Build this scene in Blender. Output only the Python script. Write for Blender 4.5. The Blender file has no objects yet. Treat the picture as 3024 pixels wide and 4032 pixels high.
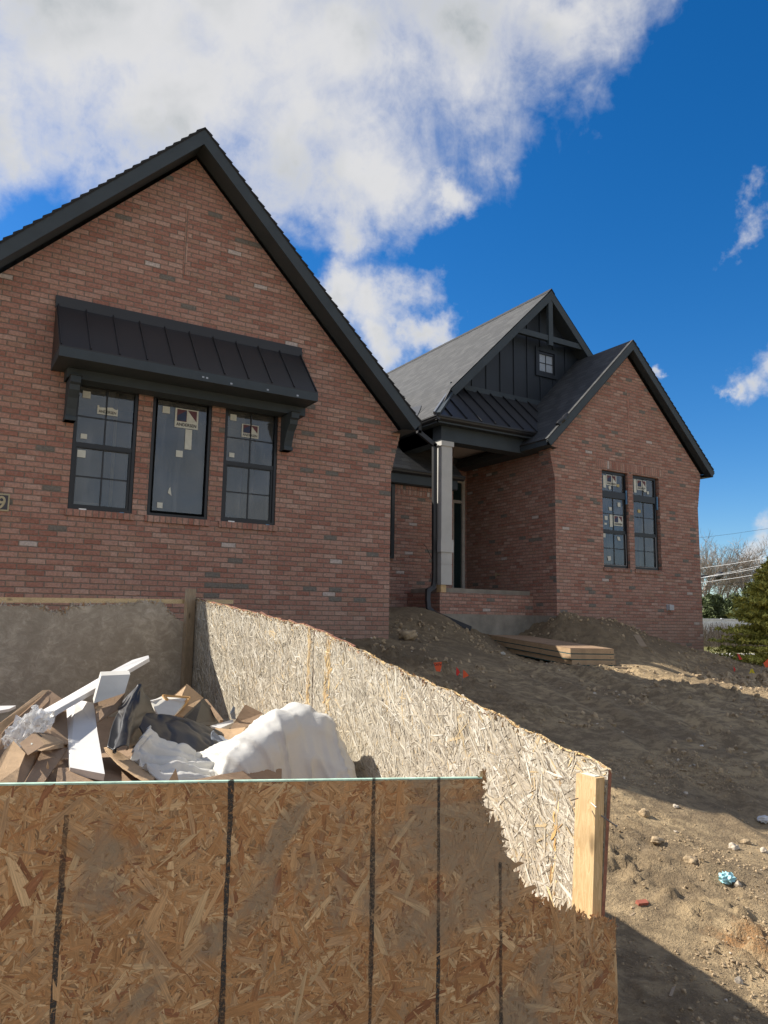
import bpy, math, random
import numpy as np
from mathutils import Vector, Matrix, geometry

random.seed(7); rng = np.random.default_rng(11)
SC = bpy.context.scene; COL = SC.collection
EYE = 1.66            # everything is laid out relative to eye level, then lifted by this much at the end

# ------------------------------------------------------------------ camera
F_PX, YAW, PITCH, ROLL = 2961.8, 0.542747, 0.139881, -0.0157167
def cam_axes():
    cy, sy, cp, sp = math.cos(YAW), math.sin(YAW), math.cos(PITCH), math.sin(PITCH)
    f = np.array([sy*cp, cy*cp, sp]); r = np.array([cy, -sy, 0.0]); d = -np.cross(r, f)
    cr, sr = math.cos(ROLL), math.sin(ROLL)
    return np.array([cr*r + sr*d, -sr*r + cr*d, f])
CM = cam_axes()
cam_d = bpy.data.cameras.new("camera"); cam = bpy.data.objects.new("camera", cam_d); COL.objects.link(cam)
cam_d.sensor_fit = 'VERTICAL'; cam_d.sensor_height = 36; cam_d.lens = 36*F_PX/4032
cam_d.clip_start = 0.05; cam_d.clip_end = 2000
mw = Matrix.Identity(4)
for i in range(3):
    mw[i][0] = CM[0][i]; mw[i][1] = -CM[1][i]; mw[i][2] = -CM[2][i]
mw[2][3] = EYE
cam.matrix_world = mw
SC.camera = cam
SC.render.resolution_x = 768; SC.render.resolution_y = 1024

def ray(x, y):
    return CM.T @ np.array([(x-1512)/F_PX, (y-2016)/F_PX, 1.0])
def at(x, y, Y):            # point of the house-aligned vertical plane at depth Y
    d = ray(x, y); return d*Y/d[1]
def hit(x, y, P0, n):
    d = ray(x, y); return d*(np.dot(n, P0)/np.dot(n, d))
def fw(x, y, dist):         # point at a forward distance
    return ray(x, y)*dist

# ------------------------------------------------------------------ sun, world, exposure
TO_SUN = np.array([-0.80, 0.93, 1.0]); TO_SUN /= np.linalg.norm(TO_SUN)
sun_d = bpy.data.lights.new("sun", 'SUN'); sun = bpy.data.objects.new("sun", sun_d); COL.objects.link(sun)
sun_d.energy = 4.6; sun_d.angle = math.radians(0.53); sun_d.color = (1.0, 0.93, 0.82)
sun.rotation_euler = Vector(TO_SUN).to_track_quat('Z', 'Y').to_euler()
SC.view_settings.view_transform = 'Standard'; SC.view_settings.look = 'None'
SC.view_settings.exposure = 0.85; SC.view_settings.gamma = 1
try: SC.view_settings.use_curve_mapping = False
except Exception: pass

class NT:
    """small node helper"""
    def __init__(s, tree): s.t = tree; s.n = tree.nodes; s.l = tree.links
    def new(s, ty, **kw):
        n = s.n.new(ty)
        for k, v in kw.items(): setattr(n, k, v)
        return n
    def put(s, sock, v):
        if v is None: return
        if hasattr(v, 'is_output') or isinstance(v, bpy.types.NodeSocket): s.l.new(v, sock)
        else: sock.default_value = v
    def math(s, op, a, b=None, c=None, clamp=False):
        n = s.new('ShaderNodeMath', operation=op); n.use_clamp = clamp
        s.put(n.inputs[0], a)
        if b is not None: s.put(n.inputs[1], b)
        if c is not None: s.put(n.inputs[2], c)
        return n.outputs[0]
    def vmath(s, op, a, b=None):
        n = s.new('ShaderNodeVectorMath', operation=op); s.put(n.inputs[0], a)
        if b is not None: s.put(n.inputs[1], b)
        return n
    def mix(s, f, a, b, blend='MIX'):
        n = s.new('ShaderNodeMix', data_type='RGBA', blend_type=blend)
        s.put(n.inputs[0], f)
        s.put(n.inputs[6], tuple(a)+(1,) if isinstance(a, (tuple, list)) and len(a) == 3 else a)
        s.put(n.inputs[7], tuple(b)+(1,) if isinstance(b, (tuple, list)) and len(b) == 3 else b)
        return n.outputs[2]
    def ramp(s, f, stops, interp='LINEAR'):
        n = s.new('ShaderNodeValToRGB'); n.color_ramp.interpolation = interp
        e = n.color_ramp.elements
        while len(e) < len(stops): e.new(0.5)
        for i, (p, c) in enumerate(stops):
            e[i].position = p; e[i].color = tuple(c)+(1,) if not isinstance(c, (int, float)) else (c, c, c, 1)
        s.put(n.inputs[0], f); return n.outputs[0]
    def noise(s, vec, scale, detail=4, rough=0.55, dist=0.0, dim='3D'):
        n = s.new('ShaderNodeTexNoise', noise_dimensions=dim)
        s.put(n.inputs['Vector'], vec); n.inputs['Scale'].default_value = scale
        n.inputs['Detail'].default_value = detail; n.inputs['Roughness'].default_value = rough
        n.inputs['Distortion'].default_value = dist
        return n.outputs[0]
    def maprange(s, v, a, b, c=0.0, d=1.0, smooth=False):
        n = s.new('ShaderNodeMapRange'); n.clamp = True
        if smooth: n.interpolation_type = 'SMOOTHSTEP'
        s.put(n.inputs[0], v)
        for i, x in enumerate((a, b, c, d)): s.put(n.inputs[1+i], x)
        return n.outputs[0]
    def sep(s, v):
        n = s.new('ShaderNodeSeparateXYZ'); s.put(n.inputs[0], v); return n.outputs
    def comb(s, x, y, z):
        n = s.new('ShaderNodeCombineXYZ')
        for i, a in enumerate((x, y, z)): s.put(n.inputs[i], a)
        return n.outputs[0]

def make_world():
    w = bpy.data.worlds.new("World"); SC.world = w; w.use_nodes = True
    N = NT(w.node_tree); N.n.clear()
    tc = N.new('ShaderNodeTexCoord')
    d = N.vmath('NORMALIZE', tc.outputs['Generated']).outputs[0]
    sky = N.new('ShaderNodeTexSky'); sky.sky_type = 'NISHITA'; sky.sun_disc = False
    sky.sun_elevation = math.asin(TO_SUN[2]); sky.sun_rotation = math.atan2(TO_SUN[0], TO_SUN[1])
    sky.air_density = 1.0; sky.dust_density = 0.3; sky.ozone_density = 5.0; sky.altitude = 200
    hs = N.new('ShaderNodeHueSaturation'); hs.inputs['Saturation'].default_value = 1.34
    hs.inputs['Value'].default_value = 0.98
    hs.inputs['Hue'].default_value = 0.504
    N.l.new(sky.outputs[0], hs.inputs['Color'])
    # cloud field: soft lobes in the sky's own directions, broken up by noise
    blobs = [(300,100,640),(900,150,700),(1400,250,620),(1900,150,560),(2250,60,420),(620,480,500),(1150,560,460),
             (1350,760,330),(1650,760,170),(1380,930,170),(1900,520,170),
             (1330,1150,180),(1480,1220,200),(1650,1340,140),(1500,1400,180),
             (-100,420,330),(-700,0,700),(900,-800,1100),(2300,-900,700),
             (3040,900,150),(3090,1400,150),(2980,1470,70),(2660,1440,60),
             (3000,1990,110),(2900,2010,70),(2960,2110,130),(2800,2120,80),(3300,2050,250)]
    wn = N.new('ShaderNodeTexNoise'); N.put(wn.inputs['Vector'], d); wn.inputs['Scale'].default_value = 4.5; wn.inputs['Detail'].default_value = 7; wn.inputs['Roughness'].default_value = .6
    wv = N.vmath('SCALE', N.vmath('SUBTRACT', wn.outputs['Color'], (.5,.5,.5)).outputs[0]); wv.inputs['Scale'].default_value = .30
    dw = N.vmath('ADD', d, wv.outputs[0]).outputs[0]
    total = None
    for (px, py, r) in blobs:
        v = ray(px, py); L = np.linalg.norm(v); v = v/L
        rad = r/F_PX/L
        dot = N.vmath('DISTANCE', dw, tuple(v)).outputs['Value']
        q = N.math('DIVIDE', dot, rad)
        q = N.math('SUBTRACT', 1.0, q)
        total = q if total is None else N.math('SMOOTH_MAX', total, q, 0.35)
    # unseen cloud deck out of view, made denser for a neutral fill light
    dz = N.sep(d)[2]
    wob = N.noise(d, 3.2, 7, 0.62, 0.4)
    fine = N.noise(d, 11.0, 6, 0.6, 0.8)
    fib = N.noise(N.vmath('MULTIPLY', d, (1.0, 1.0, 0.45)).outputs[0], 26.0, 5, 0.65, 1.5)
    m = N.math('ADD', total, N.math('MULTIPLY', N.math('SUBTRACT', wob, 0.5), 1.25))
    m = N.math('ADD', m, N.math('MULTIPLY', N.math('SUBTRACT', fine, 0.5), 0.55))
    m = N.math('ADD', m, N.math('MULTIPLY', N.math('SUBTRACT', fib, 0.5), 0.28))
    other = N.noise(d, 2.6, 6, 0.6, 0.3)
    behind = N.maprange(N.vmath('DOT_PRODUCT', d, tuple(CM[2])).outputs['Value'], 0.35, 0.62, 1, 0)
    om = N.math('MULTIPLY', N.math('MULTIPLY', N.math('SUBTRACT', other, 0.36), 3.0), behind)
    m = N.math('MAXIMUM', m, om)
    alpha = N.maprange(m, -0.05, 0.80, 0, 1, True)
    alpha = N.math('MULTIPLY', alpha, N.maprange(dz, -0.02, 0.02))
    thick = N.maprange(m, 0.45, 1.05, 0, 1)
    cn = N.noise(d, 4.5, 5, 0.5, 0.5)
    shade = N.math('MULTIPLY', thick, N.maprange(cn, 0.40, 0.60, 0.15, 1.0, True))
    ccol = N.mix(shade, (5.2, 5.2, 5.3), (2.55, 2.85, 3.05))
    skyc = N.mix(alpha, hs.outputs[0], ccol)
    bg = N.new('ShaderNodeBackground'); bg.inputs[1].default_value = 0.081
    N.l.new(skyc, bg.inputs[0])
    out = N.new('ShaderNodeOutputWorld'); N.l.new(bg.outputs[0], out.inputs[0])
    w.cycles.sampling_method = 'MANUAL'; w.cycles.sample_map_resolution = 512
make_world()

# ------------------------------------------------------------------ materials
def mat(name):
    m = bpy.data.materials.new(name); m.use_nodes = True
    N = NT(m.node_tree); N.n.clear()
    p = N.new('ShaderNodeBsdfPrincipled'); o = N.new('ShaderNodeOutputMaterial')
    N.l.new(p.outputs[0], o.inputs[0])
    return m, N, p
def bump(N, p, h, strength=0.4, dist=0.01):
    b = N.new('ShaderNodeBump'); b.inputs['Strength'].default_value = strength; b.inputs['Distance'].default_value = dist
    N.l.new(h, b.inputs['Height']); N.l.new(b.outputs[0], p.inputs['Normal'])
def simple(name, c, rough=0.6, var=0.15, scale=8.0, metal=0.0, spec=0.5, bs=0.15, bd=0.004, bscale=60.0):
    m, N, p = mat(name); tc = N.new('ShaderNodeTexCoord').outputs['Object']
    n = N.noise(tc, scale, 5, 0.6)
    f = N.maprange(n, 0.3, 0.7, 1-var, 1+var)
    v = N.vmath('SCALE', tuple(c)); N.put(v.inputs['Scale'], f)
    N.l.new(v.outputs[0], p.inputs['Base Color'])
    p.inputs['Roughness'].default_value = rough; p.inputs['Metallic'].default_value = metal
    p.inputs['Specular IOR Level'].default_value = spec
    bump(N, p, N.noise(tc, bscale, 4, 0.6), bs, bd)
    return m

def brick_mat(name, mode='run'):
    m, N, p = mat(name)
    tc = N.new('ShaderNodeTexCoord').outputs['Object']
    geo = N.new('ShaderNodeNewGeometry')
    nx = N.math('ABSOLUTE', N.sep(geo.outputs['True Normal'])[0])
    side = N.math('GREATER_THAN', nx, 0.6)
    wn = N.new('ShaderNodeTexNoise'); N.put(wn.inputs['Vector'], tc); wn.inputs['Scale'].default_value = 9
    wv = N.vmath('SCALE', N.vmath('SUBTRACT', wn.outputs['Color'], (0.5, 0.5, 0.5)).outputs[0]); wv.inputs['Scale'].default_value = 0.010
    wn2 = N.new('ShaderNodeTexNoise'); N.put(wn2.inputs['Vector'], tc); wn2.inputs['Scale'].default_value = 60
    wv2 = N.vmath('SCALE', N.vmath('SUBTRACT', wn2.outputs['Color'], (0.5, 0.5, 0.5)).outputs[0]); wv2.inputs['Scale'].default_value = 0.006
    pc = N.vmath('ADD', tc, N.vmath('ADD', wv.outputs[0], wv2.outputs[0]).outputs[0]).outputs[0]
    x, y, z = N.sep(pc)
    u = N.math('ADD', N.math('MULTIPLY', x, N.math('SUBTRACT', 1.0, side)), N.math('MULTIPLY', y, side))
    if mode == 'run': cw, ch, off = 0.203, 0.0677, 0.5
    elif mode == 'soldier': cw, ch, off = 0.0677, 0.203, 0.0
    else: cw, ch, off = 0.0740, 0.30, 0.0
    v = N.math('DIVIDE', z if mode == 'run' else N.math('ADD', z, 0.063), ch)
    row = N.math('FLOOR', v)
    # stagger each course; a few courses drift
    shift = N.math('MULTIPLY', N.math('MODULO', N.math('ABSOLUTE', row), 2.0), off)
    uu = N.math('ADD', N.math('DIVIDE', u, cw), shift)
    cell = N.math('FLOOR', uu)
    fu = N.math('FRACT', uu); fv = N.math('FRACT', v)
    wh = N.new('ShaderNodeTexWhiteNoise', noise_dimensions='3D'); N.put(wh.inputs['Vector'], N.comb(cell, row, N.math('MULTIPLY', side, 7.3)))
    r = wh.outputs['Value']
    eu = N.math('MULTIPLY', N.math('MINIMUM', fu, N.math('SUBTRACT', 1.0, fu)), cw)
    ev = N.math('MULTIPLY', N.math('MINIMUM', fv, N.math('SUBTRACT', 1.0, fv)), ch)
    edge = N.math('MINIMUM', eu, ev)
    mort = N.maprange(edge, 0.0035, 0.0065, 1, 0, True)
    big = N.noise(tc, 0.7, 3, 0.5)
    r2 = N.math('ADD', r, N.math('MULTIPLY', N.math('SUBTRACT', big, 0.5), 0.35), clamp=True)
    colr = N.ramp(r2, [(0.0, (.315,.148,.110)), (0.10, (.345,.172,.130)), (0.26, (.37,.197,.151)), (0.46, (.395,.222,.170)),
                       (0.66, (.415,.242,.189)), (0.82, (.365,.212,.156)), (0.92, (.45,.285,.226))], 'CONSTANT')
    sp = wh.outputs['Color']; rr = N.new('ShaderNodeSeparateColor'); N.l.new(sp, rr.inputs[0])
    colr = N.mix(N.math('GREATER_THAN', rr.outputs[1], 0.974), colr, (.175,.155,.135))
    colr = N.mix(N.math('GREATER_THAN', rr.outputs[2], 0.9935), colr, (.50,.42,.38))
    # tumbled face: mottling and mortar smear
    mot = N.noise(pc, 34, 5, 0.65)
    mv = N.vmath('SCALE', colr); N.put(mv.inputs['Scale'], N.maprange(mot, 0.28, 0.72, 0.68, 1.3))
    smear = N.maprange(N.noise(pc, 14, 5, 0.7), 0.52, 0.75, 0.0, 0.5)
    c2 = N.mix(smear, mv.outputs[0], (.35,.30,.265))
    mo = N.noise(tc, 40, 4, 0.6)
    mcol = N.mix(mo, (.165,.132,.104), (.275,.228,.185))
    c3 = N.mix(mort, c2, mcol)
    dirt = N.maprange(N.math('ADD', z, N.math('MULTIPLY', big, 0.5)), 0.25, 0.85, 0.38, 0.0)
    c3 = N.mix(dirt, c3, (.25,.20,.15))
    N.l.new(c3, p.inputs['Base Color'])
    p.inputs['Roughness'].default_value = 0.88; p.inputs['Specular IOR Level'].default_value = 0.25
    h = N.math('ADD', N.maprange(edge, 0.002, 0.011, 0, 1, True), N.math('MULTIPLY', mot, 0.45))
    h = N.math('ADD', h, N.math('MULTIPLY', r, 0.35))
    bump(N, p, h, 0.9, 0.009)
    return m

def osb_mat(name, mud, mudcol, rough=0.75, mudscale=1.3, thr=(0.5, 0.62)):
    m, N, p = mat(name)
    tc = N.new('ShaderNodeTexCoord').outputs['Object']
    ca = N.new('ShaderNodeVertexColor'); ca.layer_name = 'Col'
    uv = N.new('ShaderNodeUVMap').outputs[0]
    g = N.noise(N.vmath('MULTIPLY', uv, (14.0, 260.0, 1.0)).outputs[0], 1.0, 4, 0.65, 0.6)
    v = N.vmath('SCALE', ca.outputs[0]); N.put(v.inputs['Scale'], N.maprange(g, 0.25, 0.75, 0.62, 1.34))
    c = v.outputs[0]
    if mud:
        k = N.noise(tc, mudscale, 6, 0.62, 0.5)
        k2 = N.noise(tc, 55, 4, 0.7)
        f = N.math('MULTIPLY', N.maprange(k, thr[0], thr[1], 0, mud, True), N.maprange(k2, 0.25, 0.65, 0.55, 1.0))
        c = N.mix(f, c, mudcol)
    N.l.new(c, p.inputs['Base Color'])
    p.inputs['Roughness'].default_value = rough; p.inputs['Specular IOR Level'].default_value = 0.3
    bump(N, p, N.math('ADD', g, N.noise(tc, 180, 3, 0.6)), 0.35, 0.0015)
    return m

def shingle_mat():
    m, N, p = mat("shingles")
    uv = N.new('ShaderNodeUVMap').outputs[0]
    wn = N.new('ShaderNodeTexNoise'); N.put(wn.inputs['Vector'], uv); wn.inputs['Scale'].default_value = 5
    wv = N.vmath('SCALE', N.vmath('SUBTRACT', wn.outputs['Color'], (.5,.5,.5)).outputs[0]); wv.inputs['Scale'].default_value = 0.012
    x, y, z = N.sep(N.vmath('ADD', uv, wv.outputs[0]).outputs[0])
    v = N.math('DIVIDE', y, 0.14); row = N.math('FLOOR', v); fv = N.math('FRACT', v)
    off = N.new('ShaderNodeTexWhiteNoise', noise_dimensions='1D'); N.put(off.inputs['W'], row)
    u = N.math('ADD', N.math('DIVIDE', x, 0.19), N.math('MULTIPLY', off.outputs['Value'], 5.0)); cell = N.math('FLOOR', u)
    fu = N.math('FRACT', u)
    wh = N.new('ShaderNodeTexWhiteNoise', noise_dimensions='2D'); N.put(wh.inputs['Vector'], N.comb(cell, row, 0))
    r = wh.outputs['Value']
    c = N.ramp(r, [(0, (.044,.046,.049)), (.3, (.051,.053,.056)), (.6, (.058,.060,.063)), (.85, (.067,.069,.071))], 'CONSTANT')
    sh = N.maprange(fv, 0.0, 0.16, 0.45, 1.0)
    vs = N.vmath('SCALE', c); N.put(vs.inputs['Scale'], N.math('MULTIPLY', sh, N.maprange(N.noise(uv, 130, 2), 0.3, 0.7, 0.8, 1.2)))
    N.l.new(vs.outputs[0], p.inputs['Base Color']); p.inputs['Roughness'].default_value = 0.8
    p.inputs['Specular IOR Level'].default_value = 0.35
    h = N.math('ADD', N.math('SUBTRACT', 1.0, fv), N.math('MULTIPLY', N.math('GREATER_THAN', r, 0.5), 0.35))
    bump(N, p, N.math('ADD', h, N.math('MULTIPLY', N.noise(uv, 220, 2), 0.2)), 0.8, 0.012)
    return m

def wood_mat(name, c1, c2, rough=0.65, axis=2):
    m, N, p = mat(name); tc = N.new('ShaderNodeTexCoord').outputs['Object']
    sc = [22.0, 22.0, 22.0]; sc[axis] = 1.3
    n = N.noise(N.vmath('MULTIPLY', tc, tuple(sc)).outputs[0], 1.6, 6, 0.6, 1.2)
    st = N.math('FRACT', N.math('MULTIPLY', n, 7.0))
    c = N.mix(N.maprange(st, 0.1, 0.9), c1, c2)
    kn = N.new('ShaderNodeTexVoronoi'); sc2 = [9.0, 9.0, 9.0]; sc2[axis] = 3.2
    N.put(kn.inputs['Vector'], N.vmath('MULTIPLY', tc, tuple(sc2)).outputs[0]); kn.inputs['Scale'].default_value = 1
    c = N.mix(N.maprange(kn.outputs['Distance'], 0.05, 0.13, 0.85, 0.0), c, tuple(v*0.35 for v in c1))
    c = N.mix(N.maprange(N.noise(tc, 6, 5), 0.5, 0.7, 0, 0.35), c, tuple(v*0.6 for v in c1))
    N.l.new(c, p.inputs['Base Color']); p.inputs['Roughness'].default_value = rough
    bump(N, p, n, 0.25, 0.002)
    return m

def glass_mat():
    m, N, p = mat("window_glass")
    tc = N.new('ShaderNodeTexCoord').outputs['Object']
    dn = N.noise(tc, 1.7, 5, 0.6, 0.6); st = N.noise(N.vmath('MULTIPLY', tc, (14, 14, 0.9)).outputs[0], 1.0, 4, 0.6)
    p.inputs['Base Color'].default_value = (.27,.27,.26,1); p.inputs['Roughness'].default_value = 0.6
    tr = N.new('ShaderNodeBsdfTransparent'); tr.inputs[0].default_value = (.80,.86,.85,1)
    gl = N.new('ShaderNodeBsdfGlossy'); gl.inputs['Roughness'].default_value = 0.03; gl.inputs['Color'].default_value = (.50,.56,.60,1)
    mx = N.new('ShaderNodeMixShader'); N.put(mx.inputs[0], N.math('ADD', N.maprange(dn, 0.3, 0.7, 0.10, 0.32), N.maprange(st, 0.5, 0.75, 0.0, 0.18)))
    N.l.new(tr.outputs[0], mx.inputs[1]); N.l.new(p.outputs[0], mx.inputs[2])
    fr = N.new('ShaderNodeFresnel'); fr.inputs[0].default_value = 1.9
    f = N.math('ADD', N.math('MULTIPLY', fr.outputs[0], 1.0), 0.04, clamp=True)
    mx2 = N.new('ShaderNodeMixShader'); N.put(mx2.inputs[0], f)
    N.l.new(mx.outputs[0], mx2.inputs[1]); N.l.new(gl.outputs[0], mx2.inputs[2])
    out = [n for n in N.n if n.type == 'OUTPUT_MATERIAL'][0]; N.l.new(mx2.outputs[0], out.inputs[0])
    bump(N, p, N.noise(tc, 3, 2), 0.05, 0.002)
    b = N.new('ShaderNodeBump'); b.inputs['Strength'].default_value = 0.12; b.inputs['Distance'].default_value = 0.004
    N.l.new(N.noise(tc, 2.2, 2), b.inputs['Height']); N.l.new(b.outputs[0], gl.inputs['Normal'])
    return m

def dirt_mat():
    m, N, p = mat("dirt")
    tc = N.new('ShaderNodeTexCoord').outputs['Object']
    n1 = N.noise(tc, 0.9, 6, 0.6, 0.4); n2 = N.noise(tc, 7, 7, 0.68, 0.3); n3 = N.noise(tc, 55, 5, 0.7)
    c = N.mix(N.maprange(n1, 0.36, 0.64, 0, 1, True), (.35,.262,.160), (.56,.42,.245))
    c = N.mix(N.maprange(n2, 0.40, 0.62, 0.75, 0, True), c, (.205,.152,.095))
    c = N.mix(N.maprange(n3, 0.55, 0.75, 0, 0.45), c, (.64,.50,.33))
    # soil grows darker higher up the banks against the house
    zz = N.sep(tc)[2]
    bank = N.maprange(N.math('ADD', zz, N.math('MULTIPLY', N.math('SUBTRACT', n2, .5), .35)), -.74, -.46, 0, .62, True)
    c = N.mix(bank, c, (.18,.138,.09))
    # a spill of orange sand
    d = N.vmath('DISTANCE', tc, (3.64, 2.44, -1.56)).outputs['Value']
    f = N.math('MULTIPLY', N.maprange(N.math('ADD', d, N.math('MULTIPLY', N.math('SUBTRACT', n2, .5), 0.5)), 0.02, 0.22, 1, 0), N.maprange(n3, .4, .6, 0.2, 0.9))
    c = N.mix(f, c, (.52,.27,.11))
    x, y, z = N.sep(tc)
    # thin spring grass far from the works
    far = N.maprange(N.math('ADD', N.math('ADD', x, N.math('MULTIPLY', y, .45)), N.math('MULTIPLY', n1, 4.0)), 25.5, 27.5)
    gcol = N.mix(N.noise(tc, 3, 5, .7), (.11,.13,.035), (.24,.20,.09))
    c = N.mix(far, c, gcol)
    N.l.new(c, p.inputs['Base Color']); p.inputs['Roughness'].default_value = 0.95; p.inputs['Specular IOR Level'].default_value = 0.15
    h = N.math('ADD', N.math('MULTIPLY', n2, 1.0), N.math('MULTIPLY', n3, 0.55))
    h = N.math('ADD', h, N.math('MULTIPLY', N.noise(tc, 170, 3, .6), 0.2))
    bump(N, p, h, 1.0, 0.05)
    return m

M = {}
M['brick'] = brick_mat("brick"); M['soldier'] = brick_mat("brick_soldier", 'soldier'); M['rowlock'] = brick_mat("brick_rowlock", 'rowlock')
M['shingle'] = shingle_mat()
M['trim'] = simple("dark_trim_paint", (.044,.057,.067), 0.62, 0.12, 3, spec=0.35)
M['soffit'] = simple("dark_soffit", (.036,.046,.053), 0.6, 0.1, 3)
M['siding'] = simple("dark_siding", (.013,.019,.027), 0.55, 0.15, 2)
M['metal'] = simple("dark_metal_roof", (.018,.018,.020), 0.42, 0.15, 1.5, spec=0.5, bs=0.05)
M['metal_lit'] = simple("bare_metal_flashing", (.32,.33,.34), 0.35, 0.15, 6, metal=0.7)
M['frame'] = simple("black_window_frame", (.010,.012,.016), 0.4, 0.1, 5)
M['screen_edge'] = simple("pale_sash_trim", (.36,.35,.35), 0.5, 0.1, 5)
M['glass'] = glass_mat()
M['column'] = simple("primed_column", (.50,.49,.46), 0.65, 0.08, 3)
M['ceiling'] = simple("porch_ceiling_board", (.55,.50,.47), 0.7, 0.05, 2)
M['concrete'] = simple("concrete", (.25,.225,.185), 0.9, 0.3, 3, bs=0.5, bd=0.01, bscale=30)
M['paper'] = simple("label_paper", (.60,.60,.52), 0.7, 0.1, 20)
M['paper_old'] = simple("yellowed_label", (.50,.40,.18), 0.7, 0.2, 40)
M['maroon'] = simple("maroon_print", (.13,.05,.06), 0.7)
M['navy'] = simple("navy_print", (.035,.055,.11), 0.7)
M['ink'] = simple("black_ink", (.025,.027,.03), 0.8, 0.3, 60)
M['tape'] = simple("blue_tape", (.12,.26,.42), 0.6)
M['white'] = simple("white_primed_board", (.62,.61,.59), 0.5, 0.05, 8, bs=0.1)
M['white_tile'] = simple("white_shim", (.8,.8,.78), 0.4)
M['brass'] = simple("plaque_brass", (.38,.32,.20), 0.45, 0.15, 20, metal=0.4)
M['plaque'] = simple("plaque_bronze", (.045,.042,.05), 0.5)
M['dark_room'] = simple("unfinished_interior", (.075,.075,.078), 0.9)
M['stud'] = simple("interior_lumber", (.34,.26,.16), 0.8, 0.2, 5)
M['door_trim'] = simple("primed_door_trim", (.55,.50,.43), 0.6)
M['door_glass'] = simple("dark_door_glass", (.012,.03,.032), 0.08, 0.2, 2, spec=0.6, bs=0.0)
M['grey_box'] = simple("grey_pvc", (.42,.43,.45), 0.5)
M['rubber'] = simple("black_membrane", (.013,.014,.016), 0.40, 0.2, 5, spec=0.5, bs=0.25, bd=0.002, bscale=60)
M['sheen_scrap'] = simple("grey_sheen_and_scrap", (.20,.22,.25), 0.85, 0.3, 20, bs=0.8, bd=0.01, bscale=50)  # used for the membrane's painted sheen and for the torn grey scrap
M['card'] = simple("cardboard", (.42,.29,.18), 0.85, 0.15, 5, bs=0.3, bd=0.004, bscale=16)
M['card_dark'] = simple("cardboard_brown_and_shaded", (.25,.17,.115), 0.85, 0.2, 5, bs=0.3, bd=0.004, bscale=16)
def card_mat(name, c):
    m, N, p = mat(name); tc = N.new('ShaderNodeTexCoord').outputs['Object']
    n = N.noise(tc, 4, 5, .6); x, y, z = N.sep(N.vmath('ADD', tc, N.vmath('SCALE', N.comb(n, n, n)).outputs[0]).outputs[0])
    wv = N.math('SINE', N.math('MULTIPLY', N.math('ADD', x, N.math('MULTIPLY', y, .35)), 640.0))
    f = N.math('ADD', N.maprange(n, .3, .7, .82, 1.15), N.math('MULTIPLY', wv, .035))
    v = N.vmath('SCALE', tuple(c)); N.put(v.inputs['Scale'], f)
    st = N.maprange(N.noise(tc, 9, 6, .7, .8), .56, .72, 0, .45)
    N.l.new(N.mix(st, v.outputs[0], tuple(k*.55 for k in c)), p.inputs['Base Color']); p.inputs['Roughness'].default_value = .85; p.inputs['Specular IOR Level'].default_value = .2
    bump(N, p, N.math('ADD', N.math('MULTIPLY', wv, .15), N.math('MULTIPLY', N.noise(tc, 11, 4, .6), 2.2)), .5, .006)
    return m
M['card'] = card_mat("cardboard", (.50,.345,.205)); M['card_dark'] = card_mat("cardboard_brown_and_shaded", (.33,.225,.145))  # darker copy, for brown card and for faces with shade in the colour
M['drywall'] = simple("drywall_face", (.58,.56,.50), 0.8, 0.1, 6)
M['orange_edge'] = simple("orange_edge_strip", (.55,.32,.12), 0.7)
M['osb_front'] = osb_mat("osb_fresh", 0.90, (.31,.235,.155), 0.62, 1.6, (0.50, 0.57))
M['osb_old'] = osb_mat("osb_weathered", 0.42, (.47,.42,.33), 0.85, 1.9, (0.42, 0.70))
M['osb_edge'] = simple("osb_edge_red", (.27,.12,.075), 0.9, 0.35, 40, bs=0.8, bd=0.006, bscale=60)
M['green_edge'] = simple("osb_sealed_green_edge", (.42,.60,.48), 0.8, 0.3, 30)
M['pine'] = wood_mat("pine_lumber", (.50,.335,.155), (.66,.47,.25))
M['pine_y'] = wood_mat("pine_lumber_long", (.48,.34,.17), (.63,.48,.26), axis=1)
M['pine_step'] = wood_mat("stack_lumber", (.36,.235,.13), (.46,.32,.19), axis=1)
M['pine_x'] = wood_mat("pine_rail", (.50,.36,.18), (.66,.51,.29), axis=0)
M['pine_grey'] = wood_mat("pine_dirty", (.27,.20,.125), (.38,.29,.19))
M['steel'] = simple("nail_steel", (.22,.21,.20), 0.4, metal=0.8)
M['green_seal'] = simple("teal_wood_seal", (.03,.085,.08), 0.8)
M['stone'] = simple("field_stone", (.50,.43,.34), 0.85, 0.3, 14, bs=0.6, bd=0.01, bscale=30)
M['clod'] = simple("dirt_clod", (.38,.285,.175), 0.95, 0.4, 16, bs=0.9, bd=0.01, bscale=70)
M['bark'] = simple("bark", (.30,.255,.215), 0.9, 0.3, 6)
M['vinyl'] = simple("white_fence_vinyl", (.80,.79,.78), 0.5)
M['wire'] = simple("overhead_wire_jacket", (.75,.76,.78), 0.35, spec=0.8)
M['wire_dark'] = simple("black_cable", (.02,.02,.022), 0.5)
M['road'] = simple("pale_pavement", (.45,.42,.37), 0.9)
M['flag_red'] = simple("red_flag", (.70,.035,.025), 0.6, 0.1)
M['flag_orange'] = simple("orange_flag", (.80,.11,.03), 0.6, 0.1)
M['flag_yellow'] = simple("yellow_flag", (.80,.60,.02), 0.6, 0.1)
M['blue_paper'] = simple("pale_blue_wrapper", (.35,.62,.66), 0.45, 0.25, 30)
M['brick_chip'] = simple("brick_chip", (.36,.11,.07), 0.9)

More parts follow.
